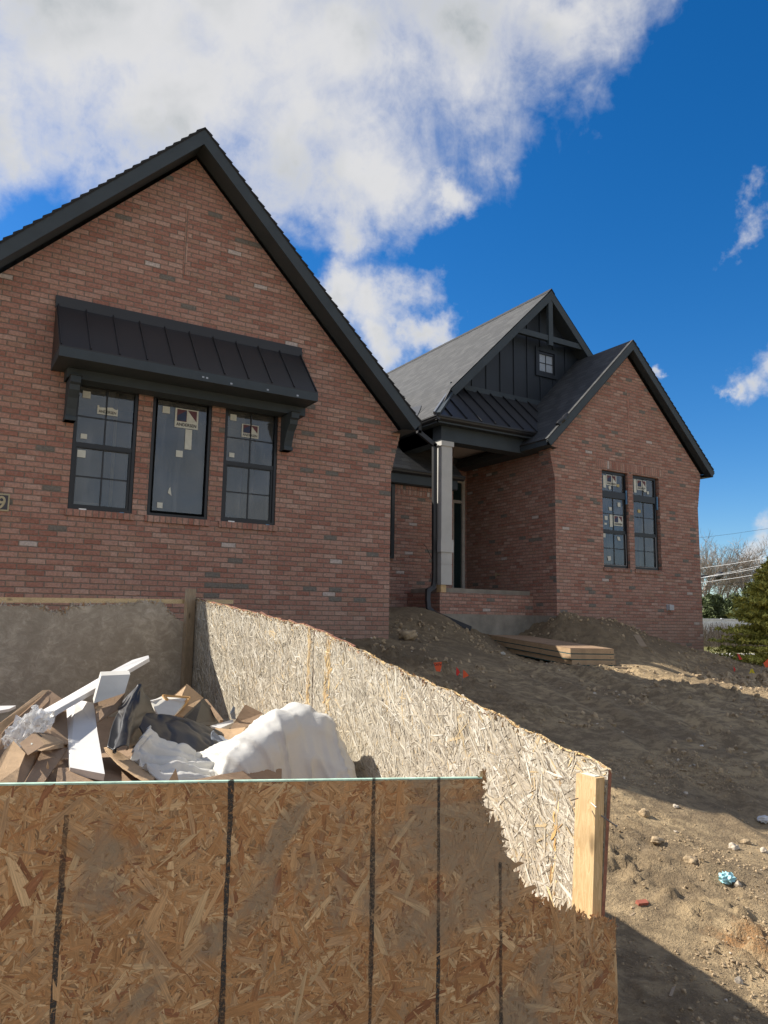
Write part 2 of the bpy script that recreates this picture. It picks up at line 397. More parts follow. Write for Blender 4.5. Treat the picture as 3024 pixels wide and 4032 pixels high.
def back_panel_mat():
    m, N, p = mat("mud_caked_board"); tc = N.new('ShaderNodeTexCoord').outputs['Object']
    a = N.noise(tc, 1.6, 7, .68, .6); b = N.noise(N.vmath('MULTIPLY', tc, (7, 7, 11)).outputs[0], 1.5, 7, .72, .8); c = N.noise(tc, 80, 4, .6)
    col = N.mix(N.maprange(a, .35, .65, 0, 1, True), (.36,.305,.235), (.52,.45,.355))
    col = N.mix(N.maprange(b, .42, .6, .6, 0), col, (.26,.22,.165))
    col = N.mix(N.maprange(b, .58, .74, 0, .75), col, (.60,.54,.45))
    N.l.new(col, p.inputs['Base Color']); p.inputs['Roughness'].default_value = .85
    bump(N, p, N.math('ADD', b, N.math('MULTIPLY', c, .4)), .6, .012)
    return m
M['back_board'] = back_panel_mat()

def foam_mat():
    m, N, p = mat("white_foam_sheet"); tc = N.new('ShaderNodeTexCoord').outputs['Object']
    p.inputs['Base Color'].default_value = (.70,.685,.64,1); p.inputs['Roughness'].default_value = .6
    st = N.noise(N.vmath('MULTIPLY', tc, (3, 3, 30)).outputs[0], 2.0, 4, .6, .5)
    tl = N.new('ShaderNodeBsdfTranslucent'); tl.inputs[0].default_value = (.80,.78,.72,1); mx = N.new('ShaderNodeMixShader'); mx.inputs[0].default_value = .22
    N.l.new(p.outputs[0], mx.inputs[1]); N.l.new(tl.outputs[0], mx.inputs[2]); N.l.new(mx.outputs[0], [n for n in N.n if n.type == 'OUTPUT_MATERIAL'][0].inputs[0])
    bump(N, p, N.math('ADD', N.noise(tc, 220, 3, .6), N.math('MULTIPLY', st, 1.5)), .35, .004)
    return m
M['foam'] = foam_mat()
def wrap_mat():
    m, N, p = mat("clear_plastic_film")
    tr = N.new('ShaderNodeBsdfTransparent'); p.inputs['Base Color'].default_value = (.85,.85,.84,1); p.inputs['Roughness'].default_value = .12
    p.inputs['Specular IOR Level'].default_value = 1.0
    mx = N.new('ShaderNodeMixShader'); mx.inputs[0].default_value = .42
    N.l.new(tr.outputs[0], mx.inputs[1]); N.l.new(p.outputs[0], mx.inputs[2])
    out = [n for n in N.n if n.type == 'OUTPUT_MATERIAL'][0]; N.l.new(mx.outputs[0], out.inputs[0])
    return m
M['film'] = wrap_mat()
def leaf_mat(name, a, b):
    m, N, p = mat(name); oi = N.new('ShaderNodeVertexColor'); oi.layer_name = 'Col'
    x = N.sep(oi.outputs[0])[0]
    N.l.new(N.mix(x, a, b), p.inputs['Base Color']); p.inputs['Roughness'].default_value = .7; p.inputs['Specular IOR Level'].default_value = .2
    return m
M['spruce'] = leaf_mat("spruce_needles", (.20,.21,.045), (.75,.68,.16))
M['cedar'] = leaf_mat("cedar_foliage", (.055,.075,.035), (.17,.20,.09))
M['twig'] = leaf_mat("dry_brush", (.13,.10,.08), (.33,.27,.21))

# ------------------------------------------------------------------ object helpers
BASE = {}
def tag(o, label=None, cat=None, group=None, kind=None):
    if label: o['label'] = label
    if cat: o['category'] = cat
    if group: o['group'] = group
    if kind: o['kind'] = kind
    return o
def thing(name, label, cat, loc, group=None):
    o = bpy.data.objects.new(name, None); COL.objects.link(o); o.location = loc; o.empty_display_size = 0.1
    BASE[o.name] = np.array(loc, float); return tag(o, label, cat, group)
def base_of(parent):
    return BASE[parent.name] if parent is not None else np.zeros(3)

class MB:
    def __init__(s): s.v = []; s.f = []; s.m = []; s.uv = []; s.slot = 0
    def add(s, pts, faces, uvs=None):
        b = len(s.v); s.v += [tuple(map(float, p)) for p in pts]
        for i, f in enumerate(faces):
            s.f.append(tuple(b+k for k in f)); s.m.append(s.slot)
            s.uv.append(uvs[i] if uvs else None)
    def quad(s, a, b, c, d, uv=None): s.add([a, b, c, d], [(0, 1, 2, 3)], [uv] if uv else None)
    def box(s, x0, x1, y0, y1, z0, z1):
        p = [(x0,y0,z0),(x1,y0,z0),(x1,y1,z0),(x0,y1,z0),(x0,y0,z1),(x1,y0,z1),(x1,y1,z1),(x0,y1,z1)]
        s.add(p, [(0,3,2,1),(4,5,6,7),(0,1,5,4),(1,2,6,5),(2,3,7,6),(3,0,4,7)])
    def prism(s, poly, ext):
        """poly: list of 3D points (planar), ext: extrusion vector"""
        n = len(poly); e = np.array(ext, float)
        p = [np.array(q, float) for q in poly]; nn = newell(p)
        if np.dot(nn, e) > 0: p = p[::-1]
        pts = p+[q+e for q in p]
        s.add(pts, [tuple(range(n)), tuple(range(2*n-1, n-1, -1))]+[(i, n+i, n+(i+1) % n, (i+1) % n) for i in range(n)])
    def obox(s, c, ax, ay, az):
        """oriented box: centre and three half-axis vectors"""
        c, ax, ay, az = (np.array(q, float) for q in (c, ax, ay, az))
        p = [c+i*ax+j*ay+k*az for k in (-1, 1) for i, j in ((-1,-1),(1,-1),(1,1),(-1,1))]
        s.add(p, [(0,3,2,1),(4,5,6,7),(0,1,5,4),(1,2,6,5),(2,3,7,6),(3,0,4,7)])
    def beam(s, a, b, up, w, t):
        """bar from a to b; w across, t along up"""
        a, b, up = (np.array(q, float) for q in (a, b, up)); d = b-a; L = np.linalg.norm(d); d /= L
        x = np.cross(d, up); x /= np.linalg.norm(x); u = np.cross(x, d)
        s.obox((a+b)/2, d*L/2, x*w/2, u*t/2)
    def tube(s, path, r, seg=8, caps=True):
        path = [np.array(q, float) for q in path]; n = len(path); rs = r if hasattr(r, '__len__') else [r]*n
        rings = []; pts = []
        ref = np.array([0.13, 0.31, 0.94])
        for i, q in enumerate(path):
            d = path[min(i+1, n-1)]-path[max(i-1, 0)]; d = d/(np.linalg.norm(d)+1e-9)
            x = np.cross(d, ref); x /= np.linalg.norm(x)+1e-9; y = np.cross(d, x)
            rings.append(len(pts)); pts += [q+rs[i]*(math.cos(t)*x+math.sin(t)*y) for t in [2*math.pi*k/seg for k in range(seg)]]
        fs = [(rings[i]+k, rings[i]+(k+1) % seg, rings[i+1]+(k+1) % seg, rings[i+1]+k) for i in range(n-1) for k in range(seg)]
        if caps: fs += [tuple(range(seg))[::-1], tuple(rings[-1]+k for k in range(seg))]
        s.add(pts, fs)
    def rect_tube(s, path, w, t, up=(0, 1, 0)):
        for a, b in zip(path[:-1], path[1:]):
            a, b = np.array(a, float), np.array(b, float); d = (b-a)/np.linalg.norm(b-a)
            s.beam(a-d*w*0.3, b+d*w*0.3, up, w, t)
    def wall(s, outer, holes, origin, U, V, depth, N, reveal=0.1):
        """planar wall polygon (u,v) with holes, plus reveals going along N"""
        O, U, V, N = (np.array(q, float) for q in (origin, U, V, N))
        loops = [outer]+holes
        vec = [[Vector((u, v, 0)) for u, v in l] for l in loops]
        tris = geometry.tessellate_polygon(vec)
        flat = [p for l in loops for p in l]
        pts = [O+U*u+V*v for u, v in flat]
        fs = []
        for t in tris:
            a, b, c = (np.array(flat[k]) for k in t)
            ar = (b-a)[0]*(c-a)[1]-(b-a)[1]*(c-a)[0]
            if abs(ar) < 1e-9: continue
            n = np.cross(U, V)
            t = t if (ar > 0) == (np.dot(n, N) < 0) else t[::-1]
            fs.append(tuple(t))
        s.add(pts, fs)
        for h in holes:
            for i in range(len(h)):
                a, b = h[i], h[(i+1) % len(h)]
                A, B = O+U*a[0]+V*a[1], O+U*b[0]+V*b[1]
                s.quad(A, B, B+N*reveal, A+N*reveal)
    def build(s, name, mats, parent=None, smooth=False, label=None):
        B = base_of(parent)
        me = bpy.data.meshes.new(name)
        me.from_pydata([tuple(np.array(v)-B) for v in s.v], [], s.f)
        if not isinstance(mats, (list, tuple)): mats = [mats]
        for m in mats: me.materials.append(M[m] if isinstance(m, str) else m)
        me.polygons.foreach_set('material_index', s.m)
        if any(u is not None for u in s.uv):
            l = me.uv_layers.new(name='UVMap')
            for p, u in zip(me.polygons, s.uv):
                if u:
                    for k, li in enumerate(p.loop_indices): l.data[li].uv = u[k]
        if smooth: me.polygons.foreach_set('use_smooth', [True]*len(me.polygons))
        me.update()
        o = bpy.data.objects.new(name, me); COL.objects.link(o)
        if parent is not None:
            o.parent = parent; BASE[o.name] = B
        else: BASE[o.name] = np.zeros(3)
        if label: o['label'] = label
        return o

def newell(p):
    n = np.zeros(3)
    for i in range(len(p)):
        a, b = p[i], p[(i+1) % len(p)]; n += np.cross(a, b)
    return n

def np_mesh(name, V, F, mats, parent=None, uv=None, col=None, midx=None, smooth=False):
    """V (n,3), F (m,k) uniform faces, uv (n,2) per vertex, col (n,3) per vertex"""
    B = base_of(parent); V = np.asarray(V, float)-B; F = np.asarray(F, dtype=np.int32); m, k = F.shape
    me = bpy.data.meshes.new(name)
    me.vertices.add(len(V)); me.vertices.foreach_set('co', V.astype(np.float32).ravel())
    me.loops.add(m*k); me.loops.foreach_set('vertex_index', F.ravel())
    me.polygons.add(m); me.polygons.foreach_set('loop_start', np.arange(0, m*k, k, dtype=np.int32))
    try: me.polygons.foreach_set('loop_total', np.full(m, k, dtype=np.int32))
    except Exception: pass
    if not isinstance(mats, (list, tuple)): mats = [mats]
    for mm in mats: me.materials.append(M[mm] if isinstance(mm, str) else mm)
    if midx is not None: me.polygons.foreach_set('material_index', np.asarray(midx, dtype=np.int32))
    me.update(calc_edges=True)
    if uv is not None:
        l = me.uv_layers.new(name='UVMap'); l.data.foreach_set('uv', np.asarray(uv, dtype=np.float32)[F.ravel()].ravel())
    if col is not None:
        c = me.color_attributes.new('Col', 'FLOAT_COLOR', 'POINT')
        cc = np.ones((len(V), 4), np.float32); cc[:, :3] = col; c.data.foreach_set('color', cc.ravel())
    me.polygons.foreach_set('use_smooth', [smooth]*m)
    me.validate()
    o = bpy.data.objects.new(name, me); COL.objects.link(o)
    if parent is not None: o.parent = parent
    BASE[o.name] = B
    return o

# value noise (numpy)
def _h(ix, iy, s):
    n = (ix*374761393+iy*668265263+s*1442695041) & 0x7fffffff
    n = ((n ^ (n >> 13))*1274126177) & 0x7fffffff
    return ((n ^ (n >> 16)) & 0xffff)/65535.0
def vnoise(x, y, s=0):
    ix = np.floor(x).astype(np.int64); iy = np.floor(y).astype(np.int64); fx = x-ix; fy = y-iy
    fx = fx*fx*(3-2*fx); fy = fy*fy*(3-2*fy)
    return (_h(ix, iy, s)*(1-fx)+_h(ix+1, iy, s)*fx)*(1-fy)+(_h(ix, iy+1, s)*(1-fx)+_h(ix+1, iy+1, s)*fx)*fy-0.5
def fbm(x, y, s=0, o=4, g=0.5):
    r = 0; a = 1
    for i in range(o): r = r+a*vnoise(x*2**i+i*17.3, y*2**i-i*9.1, s+i); a *= g
    return r

# ------------------------------------------------------------------ ground
CP = np.array([(-6,-3,-1.7),(2,-3,-1.7),(0,0,-1.68),(2,1,-1.66),(3.27,2.1,-1.63),(3.1,3.0,-1.5),(4.74,4.37,-1.32),(5.9,3.8,-1.5),
  (8,2,-1.6),(13,0,-1.62),(9.4,5.9,-.97),(9.4,7.4,-.86),(9.4,8.76,-.75),(9.2,9.17,-.72),(10.1,9.1,-.76),(12,9.0,-.90),(14.3,9,-1.03),(5.95,9.5,-.34),(5.8,8.4,-.66),
  (7.2,10.6,-.28),(8.0,12.9,.14),(8.95,12.9,.07),(6.4,12.8,.12),(8.2,11.7,.14),(8.45,11.75,.04),(8.8,11.75,-.15),(9.6,11.75,-.33),
  (10.5,11.75,-.30),(10.77,11.75,-.11),(10.83,11.1,.09),(11.5,11.1,.08),(12.5,11.1,-.04),(13.1,11.1,-.21),(14.2,11.1,-.44),
  (15.35,11.1,-.69),(16.2,11.6,-.86),(11.2,10.3,-.20),(13,10.0,-.66),(0,9.5,-.55),(-6,9.5,-.6),(3,7.5,-1.0),(0,7,-1.0),(17.5,10.7,-1.08),(20,14,-1.1),
  (30,20,-1.1),(45,5,-1.25),(-20,5,-1.1),(45,30,-1.1),(30,40,-1.1),(0,30,-.6),(12,20,-.2),(9.0,10.3,-.66),(9.3,11.2,-.50),(10.4,10.4,-.60),(10.3,11.3,-.40),(8.6,9.6,-.72),(7.3,8.6,-.72),(7.6,7.4,-.9)], float)
def tps_fit(P, lam=1e-3):
    n = len(P); d = np.linalg.norm(P[:, None, :2]-P[None, :, :2], axis=2); K = np.where(d > 0, d*d*np.log(d+1e-12), 0)+lam*np.eye(n)
    Q = np.hstack([np.ones((n, 1)), P[:, :2]]); A = np.block([[K, Q], [Q.T, np.zeros((3, 3))]])
    return np.linalg.solve(A, np.concatenate([P[:, 2], np.zeros(3)]))
TW = tps_fit(CP)
def gz0(x, y):
    x = np.atleast_1d(np.asarray(x, float)); y = np.atleast_1d(np.asarray(y, float)); out = np.zeros(x.shape)
    xc = np.clip(x, -20, 45); yc = np.clip(y, -3, 40)
    for w, (px, py, _) in zip(TW[:-3], CP):
        d2 = (xc-px)**2+(yc-py)**2; out += w*0.5*d2*np.log(d2+1e-12)
    out += TW[-3]+TW[-2]*xc+TW[-1]*yc
    dist = np.sqrt((x-8)**2+(y-6)**2); f = np.clip((dist-22)/15, 0, 1)
    return out*(1-f)-1.12*f
def gz(x, y):
    x = np.atleast_1d(np.asarray(x, float)); y = np.atleast_1d(np.asarray(y, float))
    z = gz0(x, y); dist = np.sqrt(x**2+y**2); near = np.clip(1.3-dist/40, 0.1, 1)
    r = fbm(x*0.9, y*0.9, 3, 3)*0.07
    rough = np.clip(0.55+1.6*fbm(x*0.55+3, y*0.55, 40, 2), 0.12, 1.3)
    wallroom = np.clip((np.minimum(np.abs(y-9.67)+10*(x > 6.3), 9))*2, 0.3, 1)
    rdg = 1-2*np.abs(fbm(x*5.2+5, y*5.2, 77, 4, .6)); r2 = fbm(x*3.1, y*3.1, 9, 4, 0.55)*0.060*rough+np.clip(rdg-.74, 0, 1)*.11*rough
    c = fbm(x*13, y*13, 21, 3, 0.6); c2_ = fbm(x*29, y*29, 24, 2, .6); r3 = (np.clip(c-0.02, 0, 1)*0.085+np.clip(c2_, 0, 1)*.022)*np.clip(rough*1.5-.35, 0, 1.4)
    # wheel-packed band that passes the corner of the enclosure
    band = np.exp(-((x-3.15-0.12*(y-2.2))/0.34)**4)*np.clip((3.9-y)/.5, 0, 1)
    # windrow of rough soil along the lit strip
    yr = 8.4-0.05*(x-12); win = np.exp(-((y-yr)/0.34)**2)*np.clip((x-11.6)/1.6, 0, 1)*np.clip((22-x)/4, 0, 1)
    rw = win*(0.07+0.22*np.abs(fbm(x*2.3, y*2.3, 70, 4, .62)))
    # mounds of fine sand in the foreground
    mounds = 0
    for mx, my, mr, mh in ((3.95,3.25,.20,.05),(4.25,3.1,.16,.05),(3.75,2.75,.14,.035),(4.1,2.6,.2,.05),(3.9,3.6,.18,.05),(4.4,3.0,.25,.05),(3.85,2.35,.12,.04)):
        mounds = mounds+mh*np.exp(-((x-mx)**2+(y-my)**2)/mr**2)
    # two faint wheel ruts running across the yard toward the camera
    for off in (0, .95):
        t = x-.42*y-4.1-off+.12*np.sin(y*.8); z = z-.045*np.exp(-(t/.16)**2)*(y > 2.6)*(y < 9)*(x < 11)+.022*np.exp(-((np.abs(t)-.26)/.09)**2)*(y > 2.6)*(y < 9)*(x < 11)
    slope = np.clip((z+0.62)*3, 0, 1)*(y > 9)*(y < 12)
    rs = slope*fbm(x*4.3, y*4.3, 55, 4, .6)*.07
    return z+(r+(r2+r3)*(1-0.93*band))*near*wallroom+rw+mounds+rs

def axis(segs):
    a = [segs[0][0]]
    for x0, x1, s in segs:
        n = max(1, int(round((x1-x0)/s))); a += list(x0+(x1-x0)*np.arange(1, n+1)/n)
    return np.array(a)
GX = axis([(-400,-60,60),(-60,-8,6),(-8,1.8,.5),(1.8,6.2,.024),(6.2,17,.055),(17,30,.4),(30,80,4),(80,500,60)])
GY = axis([(-60,-3,6),(-3,0.9,.3),(0.9,5.2,.026),(5.2,13.2,.055),(13.2,30,.6),(30,90,5),(90,600,60)])
gx, gy = np.meshgrid(GX, GY, indexing='ij'); gzz = gz(gx.ravel(), gy.ravel())
nx_, ny_ = len(GX), len(GY); idx = np.arange(nx_*ny_).reshape(nx_, ny_)
GF = np.stack([idx[:-1, :-1].ravel(), idx[1:, :-1].ravel(), idx[1:, 1:].ravel(), idx[:-1, 1:].ravel()], 1)
M['dirt'] = dirt_mat()
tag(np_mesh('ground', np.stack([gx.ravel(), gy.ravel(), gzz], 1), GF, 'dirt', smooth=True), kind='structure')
def G(x, y): return float(gz(x, y)[0])

# ------------------------------------------------------------------ the house
HB = (5.949, 9.67, -0.321)
house = thing('brick_house', 'red brick house under construction with steep dark gables and porch', 'house', HB)
X, Yd, Z = np.array([1.,0,0]), np.array([0,1.,0]), np.array([0,0,1.])
APX, APZ, LW = 2.70, 6.28, 6.10      # left gable brick apex, corbelled half width
YL, YR = 9.67, 11.20
# left gable wall
def rect(x0, x1, z0, z1): return [(x0, z0), (x0, z1), (x1, z1), (x1, z0)]
h_left = [rect(1.37, 2.13, 1.25, 2.87), rect(2.31, 3.10, 1.25, 2.87), rect(3.285, 4.065, 1.25, 2.87)]
w = MB()
w.wall([(-.55,-1.2),(5.949,-1.2),(5.949,2.24),(6.095,2.24+.625),(2.70,6.27),(-.695,2.865),(-.55,2.24)], h_left, (0, YL, 0), X, Z, 0, Yd, 0.12)
w.quad((5.949,YL,-1.2),(5.949,20,-1.2),(5.949,20,3.0),(5.949,YL,3.0))
w.quad((-.55,YL,-1.2),(-.55,20,-1.2),(-.55,20,3.0),(-.55,YL,3.0))
# raised relief of the cross mark in the gable (shallow recessed slot edge)
w.build('wall', 'brick', house)
def corbel(x0, z0, sgn, n, yf, step):
    m = MB()
    for i in range(n):
        e = sgn*step*(i+1); xa, xb = sorted((x0-sgn*0.03, x0+e))
        m.box(xa, xb, yf-0.003, yf+0.32, z0+i*.0677+.003, z0+(i+1)*.0677-.003)
        xa, xb = sorted((x0-sgn*0.03, x0+e-sgn*.006)); m.box(xa, xb, yf+.003, yf+.314, z0+i*.0677-.004, z0+(i+1)*.0677+.004)
    return m
corbel(5.949, 2.24, 1, 9, YL, .0165).build('corbel', 'brick', house)
corbel(-.55, 2.24, -1, 9, YL, .0165).build('corbel', 'brick', house)
# dark recessed slot pattern: two narrow projecting bricks columns (seen in both gables)
for cx, z0, z1, yf in ((2.62, 4.55, 5.55, YL), (13.10, 4.2, 5.14, YR)):
    m = MB(); m.box(cx-.022, cx+.022, yf-.006, yf+.02, z0, z1-.05); m.box(cx-.07, cx-.022, yf-.006, yf+.02, z1-.05, z1)
    m.build('control_joint', 'rowlock', house)

def gable_roof(cx, zt, half, yf, yb, tag_name, fasc=0.21, left_end=None, thick=0.03, wall_y=None, right_half=None):
    """shingled slab pair, soffits, rake boards. zt: height of shingle top at the ridge"""
    hl, hr = half, right_half or half
    for s_, hw in ((-1, hl), (1, hr)):
        m = MB(); a = np.array([cx, yf, zt]); b = np.array([cx+s_*hw, yf, zt-hw]); L = hw*math.sqrt(2)
        uv = [(yf, L), (yf, 0), (yb, 0), (yb, L)]
        q = [a, b, b+Yd*(yb-yf), a+Yd*(yb-yf)]
        m.quad(*q, uv=uv)
        dn = np.array([-s_*1, 0, -1])/math.sqrt(2)*.025
        m.slot = 0
        m.quad(a, a+dn, b+dn, b, uv=[(0, 0), (0, .02), (1, .02), (1, 0)]); m.quad(b, b+dn, b+dn+Yd*(yb-yf), b+Yd*(yb-yf), uv=[(0, 0), (0, .02), (8, .02), (8, 0)])
        # the stepped ends of the shingle courses at the rake
        n = int(L/.14) if not (tag_name == 'right' and s_ < 0) else 0
        dd = (b-a)/L; up = np.array([s_, 0, 1])/math.sqrt(2)
        for i in range(n):
            p0 = a+dd*(i*.14); p1 = p0+dd*.14
            m.add([p0-Yd*.012-up*.004, p1-Yd*.012-up*.004+up*.022, p1+Yd*.14+up*.018, p0+Yd*.14+up*.002, p1-Yd*.012-up*.012, p1+Yd*.14-up*.012, p0-Yd*.012-up*.02],
                  [(0,1,2,3),(1,4,5,2),(0,6,4,1)], [[(0,i*.14),(0,i*.14+.13),(.15,i*.14+.13),(.15,i*.14)],[(0,0)]*4,[(0,0)]*4])
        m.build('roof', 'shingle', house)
        # rake board, square-cut at its foot
        m = MB(); foot = b; o = np.array([0, 0, -.035])
        top0, top1 = a+o, foot+o; cut = np.array([-s_, 0, -1])/math.sqrt(2)*fasc/math.sqrt(2)
        m.prism([top0, top1, top1+cut, top0-Z*fasc], Yd*.03); m.build('rake_board', 'trim', house)
        if wall_y:
            m = MB(); zz = -fasc+.02
            m.prism([a+Z*(zz-.035)+Yd*.03, b+Z*(zz-.035)+cut*0+Yd*.03-np.array([s_*.1,0,-.1]), b+Yd*(wall_y-yf)+Z*(zz-.035)-np.array([s_*.1,0,-.1]), a+Yd*(wall_y-yf)+Z*(zz-.035)], np.array([s_, 0, 1])*.012)
            m.build('soffit', 'soffit', house)
            # boxed eave return behind the foot of the rake board
            m = MB(); e = b+np.array([0, 0, -.035])
            m.prism([e, e+cut, e+cut+np.array([-s_*.12, 0, .0]), e+np.array([-s_*.30, 0, .04])] , Yd*(wall_y+.32-yf)) if False else None
            zb = zt-hw-.035+cut[2]
            m.add([(b[0]-s_*.02, yf+.03, zb+.01), (b[0]-s_*.32, yf+.03, zb-.02), (b[0]-s_*.32, yb-.1, zb-.02), (b[0]-s_*.02, yb-.1, zb+.01)], [(0,1,2,3)])
            m.add([(b[0]-s_*.02, yf+.03, zb+.01), (b[0]-s_*.02, yb-.1, zb+.01), (b[0]-s_*.02, yb-.1, zt-hw-.02), (b[0]-s_*.02, yf+.03, zt-hw-.02)], [(0,1,2,3)])
            m.build('eave', 'soffit', house)
gable_roof(2.70, 6.56, 3.57, 9.34, 20.0, 'left', wall_y=YL)

# awning over the three windows
aw = MB(); AX0, AX1, AY = 1.065, 4.355, 9.02
aw.prism([(AX0, YL-.01, 3.80), (AX0, AY, 3.045), (AX0, AY, 3.03), (AX0, YL-.01, 3.03)], (AX1-AX0, 0, 0))
awning = aw.build('awning', 'metal', house, label='dark standing seam metal awning')
m = MB(); m.box(AX0-.012, AX1+.012, YL-.055, YL-.004, 3.775, 3.865); m.box(AX0-.012, AX1+.012, YL-.075, YL-.055, 3.70, 3.80); m.build('flashing', 'metal', awning)
sl = np.array([0, AY-(YL-.01), 3.045-3.80]); sn = np.array([0, -(3.80-3.045), (YL-.01)-AY]); sn = -sn/np.linalg.norm(sn) if sn[2] < 0 else sn/np.linalg.norm(sn)
for i in range(11):
    x = AX0+.02+(AX1-AX0-.04)*i/10
    m = MB(); a = np.array([x, YL-.05, 3.755]); b = np.array([x, AY+.012, 3.055]); m.beam(a, b, sn, .014, .036); m.build('seam', 'metal', awning)
m = MB(); m.box(AX0, AX1, AY-.006, AY+.02, 2.915, 3.028); m.box(AX0, AX0+.02, AY+.02, YL-.005, 2.915, 3.028); m.box(AX1-.02, AX1, AY+.02, YL-.005, 2.915, 3.028)
m.build('awning_fascia', 'trim', awning)
m = MB(); m.box(AX0+.02, AX1-.02, AY+.02, YL-.005, 2.92, 2.935); m.build('awning_soffit', 'soffit', awning)
m = MB(); m.box(1.22, 4.36, 9.42, YL-.004, 2.80, 2.918); m.build('awning_beam', 'trim', awning)
for fx, fz in ((2.75, 2.965), (2.80, 2.962), (3.12, 2.945), (3.62, 2.95), (4.05, 2.945)):
    m = MB(); m.obox((fx, AY-.007, fz), (.014, 0, 0), (0, .001, 0), (0, 0, .011)); m.build('nail_patch', 'metal_lit', awning)
for bx in (1.25, 4.10):
    m = MB(); pts = []
    prof = [(YL-.002, 2.80), (9.30, 2.80), (9.30, 2.72), (9.34, 2.70), (9.355, 2.64), (9.44, 2.56), (9.50, 2.44), (9.525, 2.36), (9.525, 2.30), (YL-.002, 2.30)]
    m.prism([(bx, y, z) for y, z in prof], (.115, 0, 0)); m.box(bx-.015, bx+.13, 9.28, YL-.003, 2.80, 2.80+.001)
    m.box(bx-.008, bx+.123, 9.50, YL-.003, 2.30, 2.345)
    m.build('bracket', 'trim', awning)

def text_mesh(body, size, font_scale=1.0):
    c = bpy.data.curves.new('t', 'FONT'); c.body = body; c.size = size; c.align_x = 'CENTER'; c.offset = size*.018
    o = bpy.data.objects.new('t', c); COL.objects.link(o)
    dg = bpy.context.evaluated_depsgraph_get(); dg.update()
    me = bpy.data.meshes.new_from_object(o.evaluated_get(dg)); vs = [tuple(v.co) for v in me.vertices]; fs = [tuple(p.vertices) for p in me.polygons]
    bpy.data.objects.remove(o); bpy.data.curves.remove(c); bpy.data.meshes.remove(me)
    return vs, fs
TXT_V, TXT_F = text_mesh('ANDERSEN', 1.0)
TW_ = max(v[0] for v in TXT_V)-min(v[0] for v in TXT_V)

def label_sticker(parent, x0, x1, z0, z1, y, torn=None):
    """maker's label: pale card, two dark panels cut by a pale triangle, a word below"""
    m = MB(); W, H = x1-x0, z1-z0
    def P(u, v, k=0): return (x0+W*u, y-.0012*k, z0+H*v)
    if torn == 'top':
        m.add([P(0,0),P(1,0),P(1,.42),P(.93,.36),P(.82,.40),P(.72,.47),P(.5,.44),P(.46,.41),P(.1,.40),P(.07,.5),P(0,.5)], [tuple(range(11))])
    else:
        m.add([P(0,0),P(1,0),P(1,1),P(0,1)], [(0,1,2,3)])
        m.slot = 1; m.add([P(.08,.95,1),P(.08,.33,1),P(.50,.33,1),P(.50,.95,1)], [(0,1,2,3)])
        m.slot = 2; m.add([P(.10,.62,2),P(.10,.36,2),P(.48,.36,2),P(.48,.92,2)], [(0,1,2,3)])
        m.slot = 1; m.add([P(.53,.95,1),P(.93,.38,1),P(.93,.95,1)], [(0,1,2)])
    m.slot = 3; s_ = W*.86/TW_; b = len(m.v)
    m.add([(x0+W/2+vx*s_, y-.0024, z0+H*.09+vy*s_*1.15) for vx, vy, _ in TXT_V], [tuple(f) for f in TXT_F])
    return m.build('sticker', ['paper', 'maroon', 'navy', 'ink'], parent)
def patch(parent, pts, y, mt='paper', name='sticker'):
    m = MB(); m.add([(x, y, z) for x, z in pts], [tuple(range(len(pts)))]); return m.build(name, mt, parent)
def rp(x0, x1, z0, z1): return [(x0, z0), (x1, z0), (x1, z1), (x0, z1)]

def frame_ring(m, x0, x1, z0, z1, w, y0, y1, wb=None, wt=None):
    wb = wb or w; wt = wt or w
    m.box(x0, x0+w, y0, y1, z0+wb, z1-wt); m.box(x1-w, x1, y0, y1, z0+wb, z1-wt); m.box(x0, x1, y0, y1, z0, z0+wb); m.box(x0, x1, y0, y1, z1-wt, z1)

def sash(win, x0, x1, z0, z1, y, muntins=True, edge=False, zm=None):
    m = MB(); m.add([(x0,y,z0),(x1,y,z0),(x1,y,z1),(x0,y,z1)], [(0,1,2,3)]); m.build('pane', 'glass', win)
    if muntins:
        m = MB(); xc = (x0+x1)/2; zc = (z0+z1)/2 if zm is None else zm
        m.box(xc-.009, xc+.009, y-.010, y-.002, z0, z1); m.box(x0, x1, y-.0095, y-.0025, zc-.008, zc+.008); m.build('muntin', 'frame', win)
    if edge:
        m = MB(); frame_ring(m, x0-.035, x1+.035, z0-.035, z1+.03, .006, y-.022, y-.016); m.build('screen_edge', 'screen_edge', win)

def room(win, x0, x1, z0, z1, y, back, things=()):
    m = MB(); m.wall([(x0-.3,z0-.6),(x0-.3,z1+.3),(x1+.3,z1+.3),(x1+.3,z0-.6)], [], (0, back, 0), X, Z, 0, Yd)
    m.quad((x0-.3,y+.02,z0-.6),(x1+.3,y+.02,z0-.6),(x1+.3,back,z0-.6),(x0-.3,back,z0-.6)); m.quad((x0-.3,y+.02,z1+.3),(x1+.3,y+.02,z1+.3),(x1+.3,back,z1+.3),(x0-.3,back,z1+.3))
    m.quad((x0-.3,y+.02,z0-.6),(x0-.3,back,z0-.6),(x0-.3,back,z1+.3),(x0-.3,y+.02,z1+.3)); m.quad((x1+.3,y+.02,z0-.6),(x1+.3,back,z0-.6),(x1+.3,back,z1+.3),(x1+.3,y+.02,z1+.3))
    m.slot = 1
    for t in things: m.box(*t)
    m.build('interior', ['dark_room', 'stud'], win)

